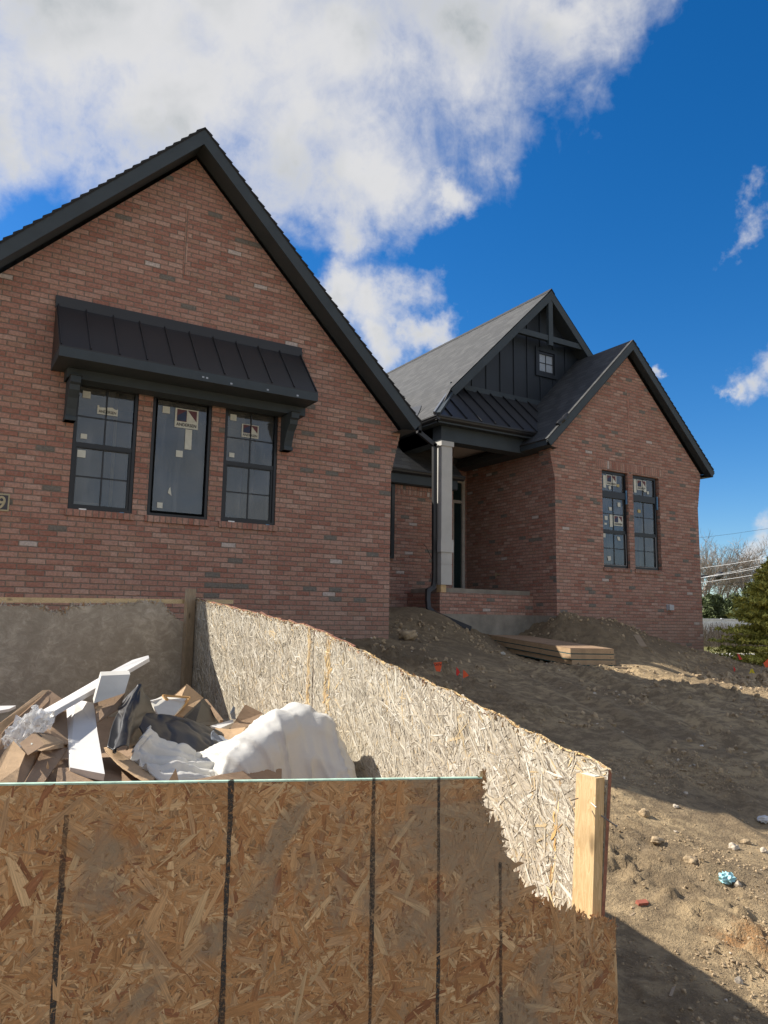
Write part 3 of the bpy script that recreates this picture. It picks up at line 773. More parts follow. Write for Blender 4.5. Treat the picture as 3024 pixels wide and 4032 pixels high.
def left_window(x0, x1, kind):
    m = MB(); y0, y1 = YL+.015, YL+.10
    frame_ring(m, x0, x1, 1.25, 2.868, .038, y0, y1, .035, .075)
    if kind == 'hung':
        m.box(x0+.038, x1-.038, y0+.012, y1, 2.028, 2.085)
        frame_ring(m, x0+.038, x1-.038, 1.285, 2.028, .028, y0+.02, y1-.01, .03, .01)
    win = m.build('window', 'frame', house)
    if kind == 'hung':
        sash(win, x0+.045, x1-.045, 2.085, 2.79, YL+.055, zm=2.42); sash(win, x0+.066, x1-.066, 1.315, 2.018, YL+.06, edge=True)
    else: sash(win, x0+.072, x1-.06, 1.322, 2.785, YL+.055, False)
    return win
win1 = left_window(1.375, 2.125, 'hung'); win2 = left_window(2.315, 3.098, 'fixed'); win3 = left_window(3.29, 4.06, 'hung')
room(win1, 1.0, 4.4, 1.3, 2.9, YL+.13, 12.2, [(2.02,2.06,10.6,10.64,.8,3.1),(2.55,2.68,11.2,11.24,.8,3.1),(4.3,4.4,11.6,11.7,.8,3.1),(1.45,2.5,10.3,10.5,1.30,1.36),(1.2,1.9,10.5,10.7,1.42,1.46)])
ys = YL+.045
patch(win1, rp(1.457,1.55,2.655,2.745), ys); label_sticker(win1, 1.64, 1.888, 2.478, 2.70, ys, 'top'); patch(win1, rp(1.468,1.542,2.137,2.20), ys); patch(win1, rp(1.44,1.54,1.90,1.993), ys)
patch(win2, rp(2.447,2.543,2.617,2.71), ys); label_sticker(win2, 2.614, 2.926, 2.452, 2.712, ys); patch(win2, rp(2.762,2.852,2.17,2.442), ys)
patch(win2, rp(2.652,2.742,2.055,2.143), ys); patch(win2, [(2.575,1.565),(2.625,1.53),(2.612,1.60),(2.605,1.645),(2.585,1.62)], ys); patch(win2, rp(2.447,2.517,1.358,1.43), ys)
patch(win3, rp(3.37,3.46,2.657,2.745), ys); label_sticker(win3, 3.542, 3.79, 2.45, 2.635, ys); patch(win3, rp(3.378,3.452,2.143,2.205), ys)
for a, b in ((1.375,2.125),(2.315,3.098),(3.29,4.06)):
    m = MB(); m.box(a-.03, b+.03, YL-.028, YL+.02, 1.165, 1.243); m.build('window_sill', 'rowlock', house)
for x in (1.50, 3.39):
    m = MB(); m.box(x, x+.085, YL-.012, YL+.012, 1.2435, 1.262); m.build('shim', 'white_tile', house)
for x in (1.98, 3.93):
    m = MB(); m.box(x, x+.05, YL-.006, YL+.012, 1.2435, 1.256); m.build('tape', 'tape', house)
# house number plaque
m = MB(); m.box(.24, .739, YL-.022, YL-.004, 1.155, 1.357); pl = m.build('address_plaque', 'brass', house)
m = MB(); m.box(.257, .722, YL-.0245, YL-.021, 1.172, 1.340); m.build('plaque_face', 'plaque', pl)
m = MB(); vs, fs = text_mesh('9', .205)
m.add([(.655+vx*.92, YL-.027, 1.183+vy) for vx, vy, _ in vs], fs); m.build('digit', 'brass', pl)

# ---------------- right wing
RX0, RX1 = 10.84, 15.40
h_r = [rect(12.21, 13.02, 1.14, 3.24), rect(13.18, 14.05, 1.14, 3.24)]
m = MB()
m.wall([(RX0,-1.3),(RX1,-1.3),(RX1,2.71),(RX1+.14,2.71+.80),(13.12,5.93),(RX0-.14,3.51),(RX0,2.90)], h_r, (0, YR, 0), X, Z, 0, Yd, 0.10)
m.quad((RX0,YR,-1.3),(RX0,18,-1.3),(RX0,18,4.0),(RX0,YR,4.0)); m.quad((RX1,YR,-1.3),(RX1,20,-1.3),(RX1,20,3.6),(RX1,YR,3.6))
m.build('wall', 'brick', house)
corbel(RX0, 2.90, -1, 9, YR, .0155).build('corbel', 'brick', house)
corbel(RX1, 2.71, 1, 11, YR, .0125).build('corbel', 'brick', house)
m = MB(); m.box(12.03, 14.21, YR-.004, YR+.02, 3.243, 3.446); m.build('lintel', 'soldier', house)
gable_roof(13.12, 6.29, 2.64, 11.02, 17.5, 'right', wall_y=YR, fasc=.20, right_half=2.72)
def right_window(x0, x1):
    m = MB(); y0, y1 = YR+.055, YR+.099
    frame_ring(m, x0, x1, 1.142, 3.238, .035, y0, y1, .05, .05); m.box(x0+.035, x1-.035, y0-.012, y1, 2.655, 2.80)
    m.box(x0+.035, x1-.035, y0+.006, y1, 1.893, 1.957); frame_ring(m, x0+.035, x1-.035, 1.192, 1.893, .022, y0+.012, y1)
    win = m.build('window', 'frame', house); y = YR+.085
    sash(win, x0+.04, x1-.04, 2.80, 3.187, y, False); m = MB(); xc = (x0+x1)/2; m.box(xc-.008, xc+.008, y-.01, y-.003, 2.80, 3.187); m.build('muntin', 'frame', win)
    sash(win, x0+.04, x1-.04, 1.957, 2.655, y, zm=2.308); sash(win, x0+.058, x1-.058, 1.215, 1.89, y, zm=1.557)
    m = MB(); m.box(x1-.052, x1-.045, y0-.004, y0+.004, 1.20, 1.89); m.box(x0+.02, x1-.05, y0-.004, y0+.004, 1.196, 1.203); m.build('screen_edge', 'screen_edge', win)
    return win
rw1 = right_window(12.225, 13.01); rw2 = right_window(13.195, 13.985)
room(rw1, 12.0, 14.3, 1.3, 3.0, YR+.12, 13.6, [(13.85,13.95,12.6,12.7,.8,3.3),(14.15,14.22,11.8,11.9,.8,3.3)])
y = YR+.075
for q in (rp(12.33,12.415,2.868,3.147), rp(12.76,12.85,2.487,2.58), [(12.478,2.455),(12.568,2.458),(12.574,2.383),(12.50,2.378)], rp(12.345,12.436,2.165,2.252), rp(12.50,12.59,2.026,2.293),
          rp(12.332,12.41,2.06,2.10), rp(12.29,12.36,1.78,1.87), [(12.716,1.828),(12.80,1.818),(12.815,1.74),(12.735,1.745)], [(12.40,1.378),(12.50,1.391),(12.507,1.30),(12.425,1.288)], [(12.475,2.90),(12.56,2.93),(12.565,2.88),(12.527,2.826)]):
    patch(rw1, q, y)
label_sticker(rw1, 12.425, 12.739, 2.935, 3.164, y); label_sticker(rw1, 12.622, 12.905, 2.062, 2.285, y)
patch(rw1, rp(12.75,12.83,2.925,2.985), y, 'paper_old')
patch(rw2, rp(13.296,13.378,2.856,3.158), y); label_sticker(rw2, 13.392, 13.705, 2.93, 3.155, y); patch(rw2, rp(13.40,13.495,2.41,2.481), y, 'paper_old'); patch(rw2, [(13.60,2.94),(13.70,2.99),(13.71,2.90),(13.63,2.895)], y-.004)
patch(rw2, rp(13.73,13.79,2.86,2.925), y)
for a, b in ((12.21,13.02),(13.18,14.05)):
    m = MB(); m.box(a-.02, b+.02, YR-.028, YR+.03, 1.06, 1.137); m.build('window_sill', 'rowlock', house)
for x, z0, z1 in ((12.985, 2.55, 2.86), (13.995, 2.52, 2.82)):
    m = MB(); m.box(x, x+.02, YR+.02, YR+.05, z0, z1); m.build('tape', 'tape', house)
m = MB(); m.box(14.16, 14.305, YR-.085, YR-.003, .272, .388); m.box(14.15, 14.315, YR-.012, YR-.002, .262, .398); m.build('utility_box', 'grey_box', house, label='small grey plastic outlet box')

# ---------------- entry gable, porch
PX0, PY = 8.455, 11.89
# main roof left plane with hip corner, right plane
MX, MZ = 12.01, 7.74; RKY = 12.42; GX0, GZ0, GY0 = 8.17, 3.90, 11.62
def mz(x): return MZ-abs(x-MX)
m = MB()
pts = [(MX, RKY, MZ), (9.09, RKY, mz(9.09)), (GX0, GY0, mz(GX0)), (GX0, 22.0, mz(GX0)), (MX, 22.0, MZ)]
m.add(pts, [(0,1,2,3,4)], [[(p[1], (p[0]-GX0)*1.4142) for p in pts]])
m.add([(p[0]+.02, p[1], p[2]-.03) for p in pts], [(4,3,2,1,0)])
m.build('roof', 'shingle', house)
m = MB(); q = [(MX, RKY, MZ), (MX, 22, MZ), (15.86, 22, mz(15.86)), (15.86, RKY, mz(15.86))]
m.add(q, [(0,1,2,3)], [[(p[1], (15.86-p[0])*1.4142) for p in q]]); m.add([(p[0], p[1], p[2]-.03) for p in q], [(3,2,1,0)]); m.build('roof', 'shingle', house)
m = MB()
for i in range(34):     # ridge cap shingles
    y0 = RKY-.01+i*.29; m.prism([(MX-.11, y0, MZ-.10), (MX, y0, MZ+.022), (MX+.11, y0, MZ-.10), (MX, y0, MZ-.0)], (0, .27, .006))
m.build('ridge_cap', 'shingle', house)
for s_, hw in ((-1, MX-9.09), (1, 3.85)):
    m = MB(); a = np.array([MX, RKY, MZ-.03]); b = np.array([MX+s_*hw, RKY, MZ-hw-.03]); cut = np.array([-s_, 0, -1])*.115
    m.prism([a, b, b+cut, a-Z*.23], Yd*.03); m.build('rake_board', 'trim', house)
    m = MB(); m.prism([a-Z*.21+Yd*.03, b-Z*.21+Yd*.03, b-Z*.21+Yd*.36, a-Z*.21+Yd*.36], np.array([s_, 0, 1])*.012); m.build('soffit', 'soffit', house)
# board and batten siding in the gable
SY = 12.76
m = MB(); m.wall([(8.2, 4.0), (15.6, 4.0), (15.6, 4.1), (MX, MZ-.12), (8.2, 3.95)], [rect(11.86, 12.40, 5.78, 6.30)], (0, SY, 0), X, Z, 0, Yd, .05); m.build('siding', 'siding', house)
for i in range(-8, 9):
    x = MX-.07+i*.405
    zt = mz(x)-.25
    if zt < 5.1: continue
    if 11.75 < x < 12.5:
        m = MB(); m.box(x-.022, x+.022, SY-.022, SY-.002, 5.08, 5.66); m.build('batten', 'siding', house); m = MB(); m.box(x-.022, x+.022, SY-.022, SY-.002, 6.42, zt)
    else: m = MB(); m.box(x-.022, x+.022, SY-.022, SY-.002, 5.08, zt)
    m.build('batten', 'siding', house)
m = MB(); m.box(9.3, 14.6, SY-.035, SY-.002, 4.96, 5.08); m.build('skirt_trim', 'trim', house)
m = MB(); frame_ring(m, 11.78, 12.46, 5.69, 6.39, .085, SY-.035, SY-.003); m.build('window_trim', 'siding', house)
m = MB(); frame_ring(m, 11.865, 12.395, 5.785, 6.295, .045, SY-.01, SY+.03); aw_ = m.build('window', 'frame', house)
m = MB(); m.box(11.91, 12.35, SY+.022, SY+.026, 5.83, 6.25); m.build('pane', simple("attic_glass", (.34,.38,.42), .25), aw_)
m = MB(); m.box(12.12, 12.14, SY+.012, SY+.021, 5.83, 6.25); m.box(11.91, 12.35, SY+.013, SY+.0205, 6.03, 6.05); m.build('muntin', 'frame', aw_)
# king post and collar tie
m = MB(); m.box(11.92, 12.05, RKY+.01, RKY+.10, 6.36, MZ-.24); m.build('king_post', 'trim', house)
m = MB(); m.box(10.93, 13.06, RKY+.03, RKY+.12, 6.47, 6.60); m.build('collar_beam', 'trim', house)
# pent metal roof
PB = (5.0-3.92)/(SY-GY0)
def pz(y): return 3.92+(y-GY0)*PB
m = MB(); m.add([(GX0, GY0, pz(GY0)), (11.0, GY0, pz(GY0)), (12.2, SY, pz(SY)), (9.28, SY, pz(SY)), (9.09, RKY, pz(RKY))], [(0,1,2,3,4)])
m.add([(GX0, GY0, pz(GY0)-.02), (11.0, GY0, pz(GY0)-.02), (12.2, SY, pz(SY)-.02), (9.28, SY, pz(SY)-.02), (9.09, RKY, pz(RKY)-.02)], [(4,3,2,1,0)])
pent = m.build('porch_roof', 'metal', house, label='dark standing seam skirt roof over the porch')
for i in range(9):
    x = 8.55+i*.37; ya = GY0+.02
    yb = min(SY-.02, GY0+(x-GX0)*.87-.03)
    m = MB(); m.beam((x, ya, pz(ya)+.018), (x, yb, pz(yb)+.018), (0, -PB, 1), .02, .04); m.build('seam', 'metal', pent)
m = MB(); a, b = np.array([GX0+.015, GY0-.01, pz(GY0)+.02]), np.array([9.10, RKY, pz(RKY)+.03]); m.beam(a, b, (0, 0, 1), .10, .05); m.build('hip_trim', 'trim', pent)
m = MB(); m.beam(a+np.array([-.055, .045, .012]), b+np.array([-.055, .045, .012]), (0, 0, 1), .035, .06); m.build('hip_flashing', 'metal_lit', pent)
m = MB(); m.beam(np.array([11.02, GY0, 3.97]), np.array([12.05, SY, 5.02]), (-1, 0, 1), .05, .05); m.build('valley_flashing', 'metal', pent)
# gutters
def gutter(p0, p1, outn):
    m = MB(); p0, p1, o = (np.array(q, float) for q in (p0, p1, outn))
    prof = [(0, 0), (0, -.10), (.045, -.10), (.075, -.07), (.085, -.035), (.10, -.03), (.10, 0)]
    d = (p1-p0)
    m.prism([p0+o*a+Z*b for a, b in prof], d); return m.build('gutter', 'metal', house)
gutter((GX0+.02, GY0+.08, 3.93), (11.05, GY0+.08, 3.93), (0, -1, 0)); gutter((GX0+.08, GY0, 3.93), (GX0+.08, 18, 3.93), (-1, 0, 0))
m = MB(); m.box(GX0+.0, GX0+.004, GY0, 18, 3.93, 3.945); m.build('drip_edge', 'metal_lit', house)
# porch frieze beams, soffit, ceiling
m = MB(); m.box(PX0-.0, 10.84, PY-.02, PY+.28, 3.50, 3.80); m.build('porch_beam', 'trim', house)
m = MB(); m.box(PX0-.02, PX0+.28, PY+.28, 13.40, 3.50, 3.80); m.build('porch_beam', 'trim', house)
m = MB(); m.box(GX0+.08, 10.84, GY0+.08, PY-.02, 3.80, 3.83); m.box(GX0+.08, PX0-.02, PY-.02, 18, 3.80, 3.83); m.box(GX0+.06, GX0+.08, GY0+.06, 18, 3.795, 3.92); m.box(GX0+.06, 11.0, GY0+.06, GY0+.08, 3.795, 3.92)
m.box(PX0-.02, PX0, PY+.28, 18, 3.5, 3.83)
m.build('soffit', 'soffit', house)
m = MB(); m.box(PX0+.28, 10.84, PY+.28, 14.17, 3.78, 3.80); m.build('porch_ceiling', 'ceiling', house)
m = MB(); m.box(9.6, 10.84, 14.09, 14.168, 3.64, 3.778); m.box(10.76, 10.838, PY+.28, 14.09, 3.64, 3.778); m.build('crown_moulding', 'soffit', house)
m = MB(); m.tube([(9.75, 12.9, 3.779), (9.75, 12.9, 3.770)], .075, 16); m.build('ceiling_light', 'soffit', house)
# recess walls behind the porch
m = MB(); m.wall([(5.949,-.8),(9.62,-.8),(9.62,2.76),(5.949,2.76)], [], (0, 13.05, 0), X, Z, 0, Yd)
m.quad((9.62,13.05,-.8),(9.62,14.17,-.8),(9.62,14.17,4.0),(9.62,13.05,4.0))
m.wall([(9.62,.3),(10.84,.3),(10.84,3.75),(9.62,3.75)], [rect(9.72, 10.80, .62, 3.30)], (0, 14.17, 0), X, Z, 0, Yd, .08)
m.build('wall', 'brick', house)
m = MB(); m.box(6.0, 9.60, 13.035, 13.052, 2.56, 2.745); m.build('lintel', 'soldier', house)
m = MB(); m.box(8.02, 8.10, 13.00, 13.045, 1.20, 2.74); m.box(6.4, 6.46, 13.0, 13.045, 1.20, 2.74); m.box(6.46, 8.02, 13.0, 13.045, 1.20, 1.26); m.box(6.46, 8.02, 13.0, 13.045, 2.68, 2.74)
rwn = m.build('window', 'frame', house); m = MB(); m.quad((6.46,13.03,1.26),(8.02,13.03,1.26),(8.02,13.03,2.68),(6.46,13.03,2.68)); m.build('pane', 'door_glass', rwn)
m = MB(); q = [(5.6, 12.80, 3.05), (9.70, 12.80, 3.05), (9.70, 15.2, 5.45), (5.6, 15.2, 5.45)]
m.add(q, [(0,1,2,3)], [[(p[0], (p[1]-12.8)*1.414) for p in q]]); m.add([(p[0], p[1], p[2]-.04) for p in q], [(3,2,1,0)]); m.build('roof', 'shingle', house)
m = MB(); m.box(5.96, 9.60, 12.86, 12.90, 2.76, 3.03); m.box(5.96, 9.62, 12.90, 13.06, 2.75, 2.77); m.build('fascia', 'trim', house)
gutter((5.98, 12.86, 3.05), (9.74, 12.86, 3.05), (0, -1, 0))
# back of the main body so no light leaks through the recess
m = MB(); m.quad((5.949,15.2,-.5),(16,15.2,-.5),(16,15.2,5.4),(5.949,15.2,5.4)); m.quad((-.55,20,-.5),(16,20,-.5),(16,20,4),(-.55,20,4)); m.build('wall', 'siding', house)
# entry door
m = MB(); y0, y1 = 14.19, 14.25
frame_ring(m, 9.74, 10.80, .645, 3.29, .075, y0-.012, y1); m.box(9.80, 10.74, y0, y1, 2.72, 2.79); m.box(10.44, 10.49, y0, y1, .70, 2.72); m.box(10.395, 10.425, y0-.02, y1, .70, 2.72)
door = m.build('door', 'door_trim', house, label='front door with sidelight and transom in pale trim')
m = MB(); m.quad((9.80,y1-.02,2.79),(10.74,y1-.02,2.79),(10.74,y1-.02,3.22),(9.80,y1-.02,3.22)); m.quad((10.49,y1-.02,.70),(10.74,y1-.02,.70),(10.74,y1-.02,2.72),(10.49,y1-.02,2.72)); m.build('pane', 'door_glass', door)
m = MB(); m.box(9.81, 10.395, y1-.03, y1, .67, 2.72); m.build('leaf', 'frame', door)
# porch base
m = MB(); m.box(PX0, 10.84, PY, 14.17, .10, .508); pb = m.build('porch_base', 'brick', house)
m = MB(); m.box(PX0+.0, 10.84, PY+.004, 14.1, -.9, .10); m.box(PX0-.012, 10.84, PY-.014, PY+.03, -.9, .094); m.build('foundation', 'concrete', house)
m = MB(); m.box(PX0+.1, 10.84, PY+.1, 14.17, .508, .60); m.build('porch_slab', 'concrete', house)
m = MB(); m.box(RX0-.012, RX0+.12, YR+.02, YR+.7, -.06, .10); m.box(RX0+.01, RX0+.5, YR+.1, YR+.9, -.9, -.06); m.build('footing', 'concrete', house)
# column
cx0, cx1, cy0, cy1 = 8.484, 8.74, PY, PY+.256
m = MB(); m.box(cx0, cx1, cy0, cy1, 1.532, 3.40); col = m.build('column', 'column', house, label='white primed square porch column on a bare stud')
m = MB(); m.box(cx0-.022, cx1+.028, cy0-.022, cy1+.022, 3.40, 3.499); m.build('capital', 'column', col)
m = MB(); m.box(cx0-.022, cx1+.024, cy0-.022, cy1+.022, 1.288, 1.532); m.build('band', 'column', col)
m = MB(); m.box(cx0, cx1+.002, cy0, cy1, 1.057, 1.288); m.box(cx0+.008, cx1-.008, cy0+.008, cy1-.008, 1.045, 1.057); m.box(cx0, cx1+.002, cy0, cy1, .656, 1.045); m.build('plinth', 'column', col)
m = MB(); m.box(cx0+.008, cx0+.135, cy0+.02, cy0+.16, .508, .656); m.build('stud', 'pine', col)
# downspout
m = MB(); m.rect_tube([(8.02,12.02,3.84),(8.02,12.02,3.63),(8.40,12.02,3.42),(8.415,12.02,.72),(8.37,12.0,.60),(8.22,11.95,.535),(8.20,11.93,.36),(8.20,11.90,.20),(8.27,11.82,.10),(8.72,11.30,-.17)], .085, .065); m.build('downspout', 'metal', house)
# hose bib and loose cable
m = MB(); P = at(1965, 2262, 10.84*ray(1965,2262)[1]/ray(1965,2262)[0]); P[0] = 10.84
m.tube([P, P+np.array([-.09,0,0])], .012, 8); m.tube([P+np.array([-.09,0,.015]), P+np.array([-.09,0,-.05])], .011, 8); m.tube([P+np.array([-.09,-.03,.03]), P+np.array([-.09,.03,.03])], .008, 6); m.build('hose_bib', 'brass', house)
m = MB(); m.tube([(8.38,12.0,1.06),(8.30,12.0,1.22),(8.19,11.99,1.38),(8.13,11.98,1.42)], .006, 6); m.tube([(8.39,12.0,.85),(8.33,11.97,.90),(8.28,11.96,.84),(8.29,11.95,.72)], .008, 6); m.tube([(8.36,11.97,.86),(8.34,11.95,.74),(8.33,11.95,.66)], .010, 6); m.build('loose_cable', 'wire_dark', house)
# dark patch and torn flap on the main roof, rolled membrane at the valley
m = MB(); 
def onroof(px, py, off=.015):
    n = np.array([-1., 0, 1.]); P0 = np.array([MX, 0, MZ+off*1.4]); return hit(px, py, P0, n)
c4f = lambda x, y: (1400+x*.2411, 1500+y*.2411)
pp = [onroof(*c4f(*q)) for q in ((830,450),(1075,395),(1060,450),(1010,560),(975,625),(880,520))]; pp += [onroof(*c4f(780,360))]
m.add(pp, [tuple(range(7))]); m.build('dark_roof_patch', 'rubber', house)
pp = [onroof(*c4f(*q), .03) for q in ((895,500),(945,480),(940,500),(915,528))]; m = MB(); m.add(pp, [(0,1,2,3)]); m.build('torn_flap', 'white_tile', house)
m = MB(); a_, b_ = np.array([10.80,11.05,3.98]), np.array([11.06,11.02,4.24]); m.tube([a_+(b_-a_)*t+np.array([0,.02*math.sin(9*t),0]) for t in (0,.25,.5,.75,1)], [.05,.055,.05,.055,.045], 10); m.build('rolled_membrane', 'rubber', house)

# ------------------------------------------------------------------ strand board helper
def flakes(n, size, place, clip=None, pal=None, palw=None, ang=None, L=(.03,.12), Wd=(.006,.022), lift=.0012, tilt=.0006, inside=None, jit=.14):
    """strand polygons in the (u,v) plane of a panel -> V,F,uv,col"""
    u = rng.uniform(size[0], size[1], n); v = rng.uniform(size[2], size[3], n)
    if inside is not None:
        k = inside(u, v); u, v = u[k], v[k]; n = len(u)
    l = rng.uniform(L[0], L[1], n)**1.0; w_ = rng.uniform(Wd[0], Wd[1], n)*np.sqrt(l/np.mean(L))
    a = rng.uniform(0, math.pi, n) if ang is None else rng.normal(ang[0], ang[1], n)
    hexa = np.array([(-.5,-.25),(-.42,.40),(.05,.5),(.46,.34),(.5,-.2),(.02,-.5)])[None].repeat(n, 0)
    hexa = hexa+rng.uniform(-.13, .13, hexa.shape)
    lx = hexa[:, :, 0]*l[:, None]; ly = hexa[:, :, 1]*w_[:, None]
    ca, sa = np.cos(a)[:, None], np.sin(a)[:, None]
    U = u[:, None]+lx*ca-ly*sa; V_ = v[:, None]+lx*sa+ly*ca
    H = (np.arange(n)/n*lift)[:, None]+rng.uniform(-tilt, tilt, (n, 1))*lx/l[:, None]*2+rng.uniform(-tilt, tilt, (n, 1))*ly/w_[:, None]*2+tilt*1.3
    if clip: U, V_ = clip(U, V_)
    P = place(U.ravel(), V_.ravel(), H.ravel())
    F_ = np.arange(n*6).reshape(n, 6)
    uvs = np.stack([(lx+rng.uniform(0, 50, (n, 1))).ravel(), (ly+rng.uniform(0, 50, (n, 1))).ravel()], 1)
    pal = np.array(pal); ci = rng.choice(len(pal), n, p=None if palw is None else np.array(palw)/sum(palw))
    c = pal[ci]*rng.uniform(1-jit, 1+jit, (n, 1)); c = c.repeat(6, 0)
    return P, F_, uvs, c
def join(parts):
    Vs, Fs, Us, Cs = [], [], [], []; b = 0
    for P, F_, u_, c_ in parts:
        Vs.append(P); Fs.append(F_+b); Us.append(u_); Cs.append(c_); b += len(P)
    return np.vstack(Vs), np.vstack(Fs), np.vstack(Us), np.vstack(Cs)

FRESH = [(.47,.262,.118),(.44,.232,.098),(.535,.325,.160),(.375,.180,.075),(.62,.42,.225),(.285,.125,.058),(.46,.285,.15)]
FRW = [6,5,4.5,2.4,1.8,.9,3]
OLD = [(.50,.445,.345),(.43,.375,.29),(.57,.52,.42),(.35,.30,.23),(.49,.42,.305),(.64,.60,.51),(.54,.41,.23),(.235,.195,.145)]
OLW = [5,5,4,3,4,2,1,.8]

# ------------------------------------------------------------------ trash enclosure (one thing)
C0 = np.array([1.942, 1.772, 0.]); FA = -0.1994
FU = np.array([math.cos(FA), math.sin(FA), 0]); FN = np.array([FU[1], -FU[0], 0])   # FN points to the camera side
box = thing('trash_enclosure', 'open site trash enclosure of strand board panels and lumber posts', 'dumpster', (C0[0], C0[1], -1.66))
def fp(px, py):
    P = hit(px, py, C0, FN); return ((P-C0)@FU, P[2])
c8n = lambda x, y: (1500+x*.9186, 3000+y*.9186)
torn = [fp(*c8n(*q)) for q in ((438,58),(425,100),(432,150),(423,190),(442,232),(452,262),(470,292),(505,318),(518,345),(512,385),(525,425),(550,458),(575,492),(600,532),(598,556),(640,572),(680,602),(690,622),(740,640),(785,662),(805,668),(850,662),(865,684),(900,690),(925,668),(945,690),(985,690),(995,708),(1020,706))]
topL = -.418-.05*0
ztop = lambda u: -.473+(u+.468)*(-.042)
outline = [(-2.44, -1.66), (-2.44, ztop(-2.44))]+[(u, ztop(u)) for u in (-1.9,-1.4,-.9)]+[(torn[0][0], ztop(torn[0][0]))]+torn[1:]+[(.0, torn[-1][1]), (0, -1.66)]
def inpoly(poly):
    P = np.array(poly)
    def f(u, v):
        c = np.zeros(u.shape, bool); j = len(P)-1
        for i in range(len(P)):
            cond = ((P[i,1] > v) != (P[j,1] > v)) & (u < (P[j,0]-P[i,0])*(v-P[i,1])/(P[j,1]-P[i,1]+1e-12)+P[i,0]); c ^= cond; j = i
        return c
    return f
m = MB(); m.wall(outline, [], C0, FU, Z, 0, -FN); 
pl_ = m.v[:]
def extr(m2, loop, O, U, V, Nn, t):
    pts = [O+U*a+V*b for a, b in loop]; n = len(pts)
    m2.add(pts+[p+Nn*t for p in pts], [(i, (i+1) % n, n+(i+1) % n, n+i) for i in range(n)])
m.slot = 1; extr(m, outline, C0, FU, Z, -FN, .012)
m.slot = 0; m.wall(outline, [], C0-FN*.012, FU, Z, 0, FN)
fpan = m.build('front_panel', [simple("osb_core", (.33,.20,.10), .8, .3, 30), 'osb_edge'], box, label='orange tan strand board front panel with black stud marks')
place_f = lambda U, V_, H: C0[None]+FU[None]*U[:, None]+Z[None]*V_[:, None]+FN[None]*(H[:, None]+.0004)
def clip_f(U, V_): return np.minimum(U, 0.0), np.minimum(V_, ztop(np.clip(U, -2.5, -.468))+(U > -.46)*.0)
insf = inpoly(outline)
parts = [flakes(16000, (-2.44, 0, -1.66, -.38), place_f, clip_f, FRESH, FRW, L=(.012,.05), Wd=(.003,.011), lift=.0006, tilt=.0004, inside=insf),
         flakes(5200, (-2.44, 0, -1.66, -.38), place_f, clip_f, FRESH, FRW, L=(.04,.13), Wd=(.008,.024), lift=.0010, tilt=.0005, inside=insf),
         flakes(16000, (-2.44, 0, -1.66, -.38), place_f, clip_f, FRESH, [4,5,4,3,2.2,1.2,2], L=(.008,.040), Wd=(.0018,.006), lift=.0014, tilt=.0005, inside=insf),
         flakes(520, (-2.44, 0, -1.66, -.38), place_f, clip_f, FRESH, [4,4,4,1,3,1,2], L=(.07,.15), Wd=(.010,.026), lift=.0017, tilt=.0005, inside=insf)]
# ragged strands along the tear
tp = np.array(torn); seg = rng.integers(0, len(tp)-1, 420); tt = rng.uniform(0, 1, 420); cu = tp[seg]*(1-tt[:, None])+tp[seg+1]*tt[:, None]
i0 = [0]
def pf(U, V_, H): return place_f(U, V_, H)
def edge_flakes(cu, place, pal, palw, L, Wd, spread, tilt, n_sp=(0, 0, 1)):
    n = len(cu); l = rng.uniform(*L, n); w_ = rng.uniform(*Wd, n); a = rng.uniform(0, math.pi, n)
    hx = np.array([(-.5,-.3),(-.4,.4),(.05,.5),(.5,.1),(.42,-.3),(.0,-.5)])[None].repeat(n, 0)+rng.uniform(-.12,.12,(n,6,2))
    lx = hx[:, :, 0]*l[:, None]; ly = hx[:, :, 1]*w_[:, None]; ca, sa = np.cos(a)[:, None], np.sin(a)[:, None]
    U = cu[:, 0][:, None]+rng.normal(0, spread, (n, 1))+lx*ca-ly*sa; V_ = cu[:, 1][:, None]+rng.normal(0, spread, (n, 1))+lx*sa+ly*ca
    H = rng.uniform(-.010, .001, (n, 1))+rng.uniform(-tilt, tilt, (n, 1))*lx/l[:, None]*2+rng.uniform(-tilt, tilt, (n, 1))*ly/w_[:, None]*2
    P = place(U.ravel(), V_.ravel(), H.ravel()); uvs = np.stack([lx.ravel(), ly.ravel()], 1)
    pal = np.array(pal); c = pal[rng.choice(len(pal), n, p=np.array(palw)/sum(palw))]*rng.uniform(.85,1.15,(n,1))
    return P, np.arange(n*6).reshape(n, 6), uvs, c.repeat(6, 0)
parts.append(edge_flakes(cu, lambda U, V_, H: place_f(np.minimum(U, 0.001), V_, H), FRESH, [4,3,5,2,4,1,2], (.012,.05), (.003,.010), .004, .003))
V_, F_, U_, C_ = join(parts)
np_mesh('strand_surface', V_, F_, 'osb_front', fpan, U_, C_)
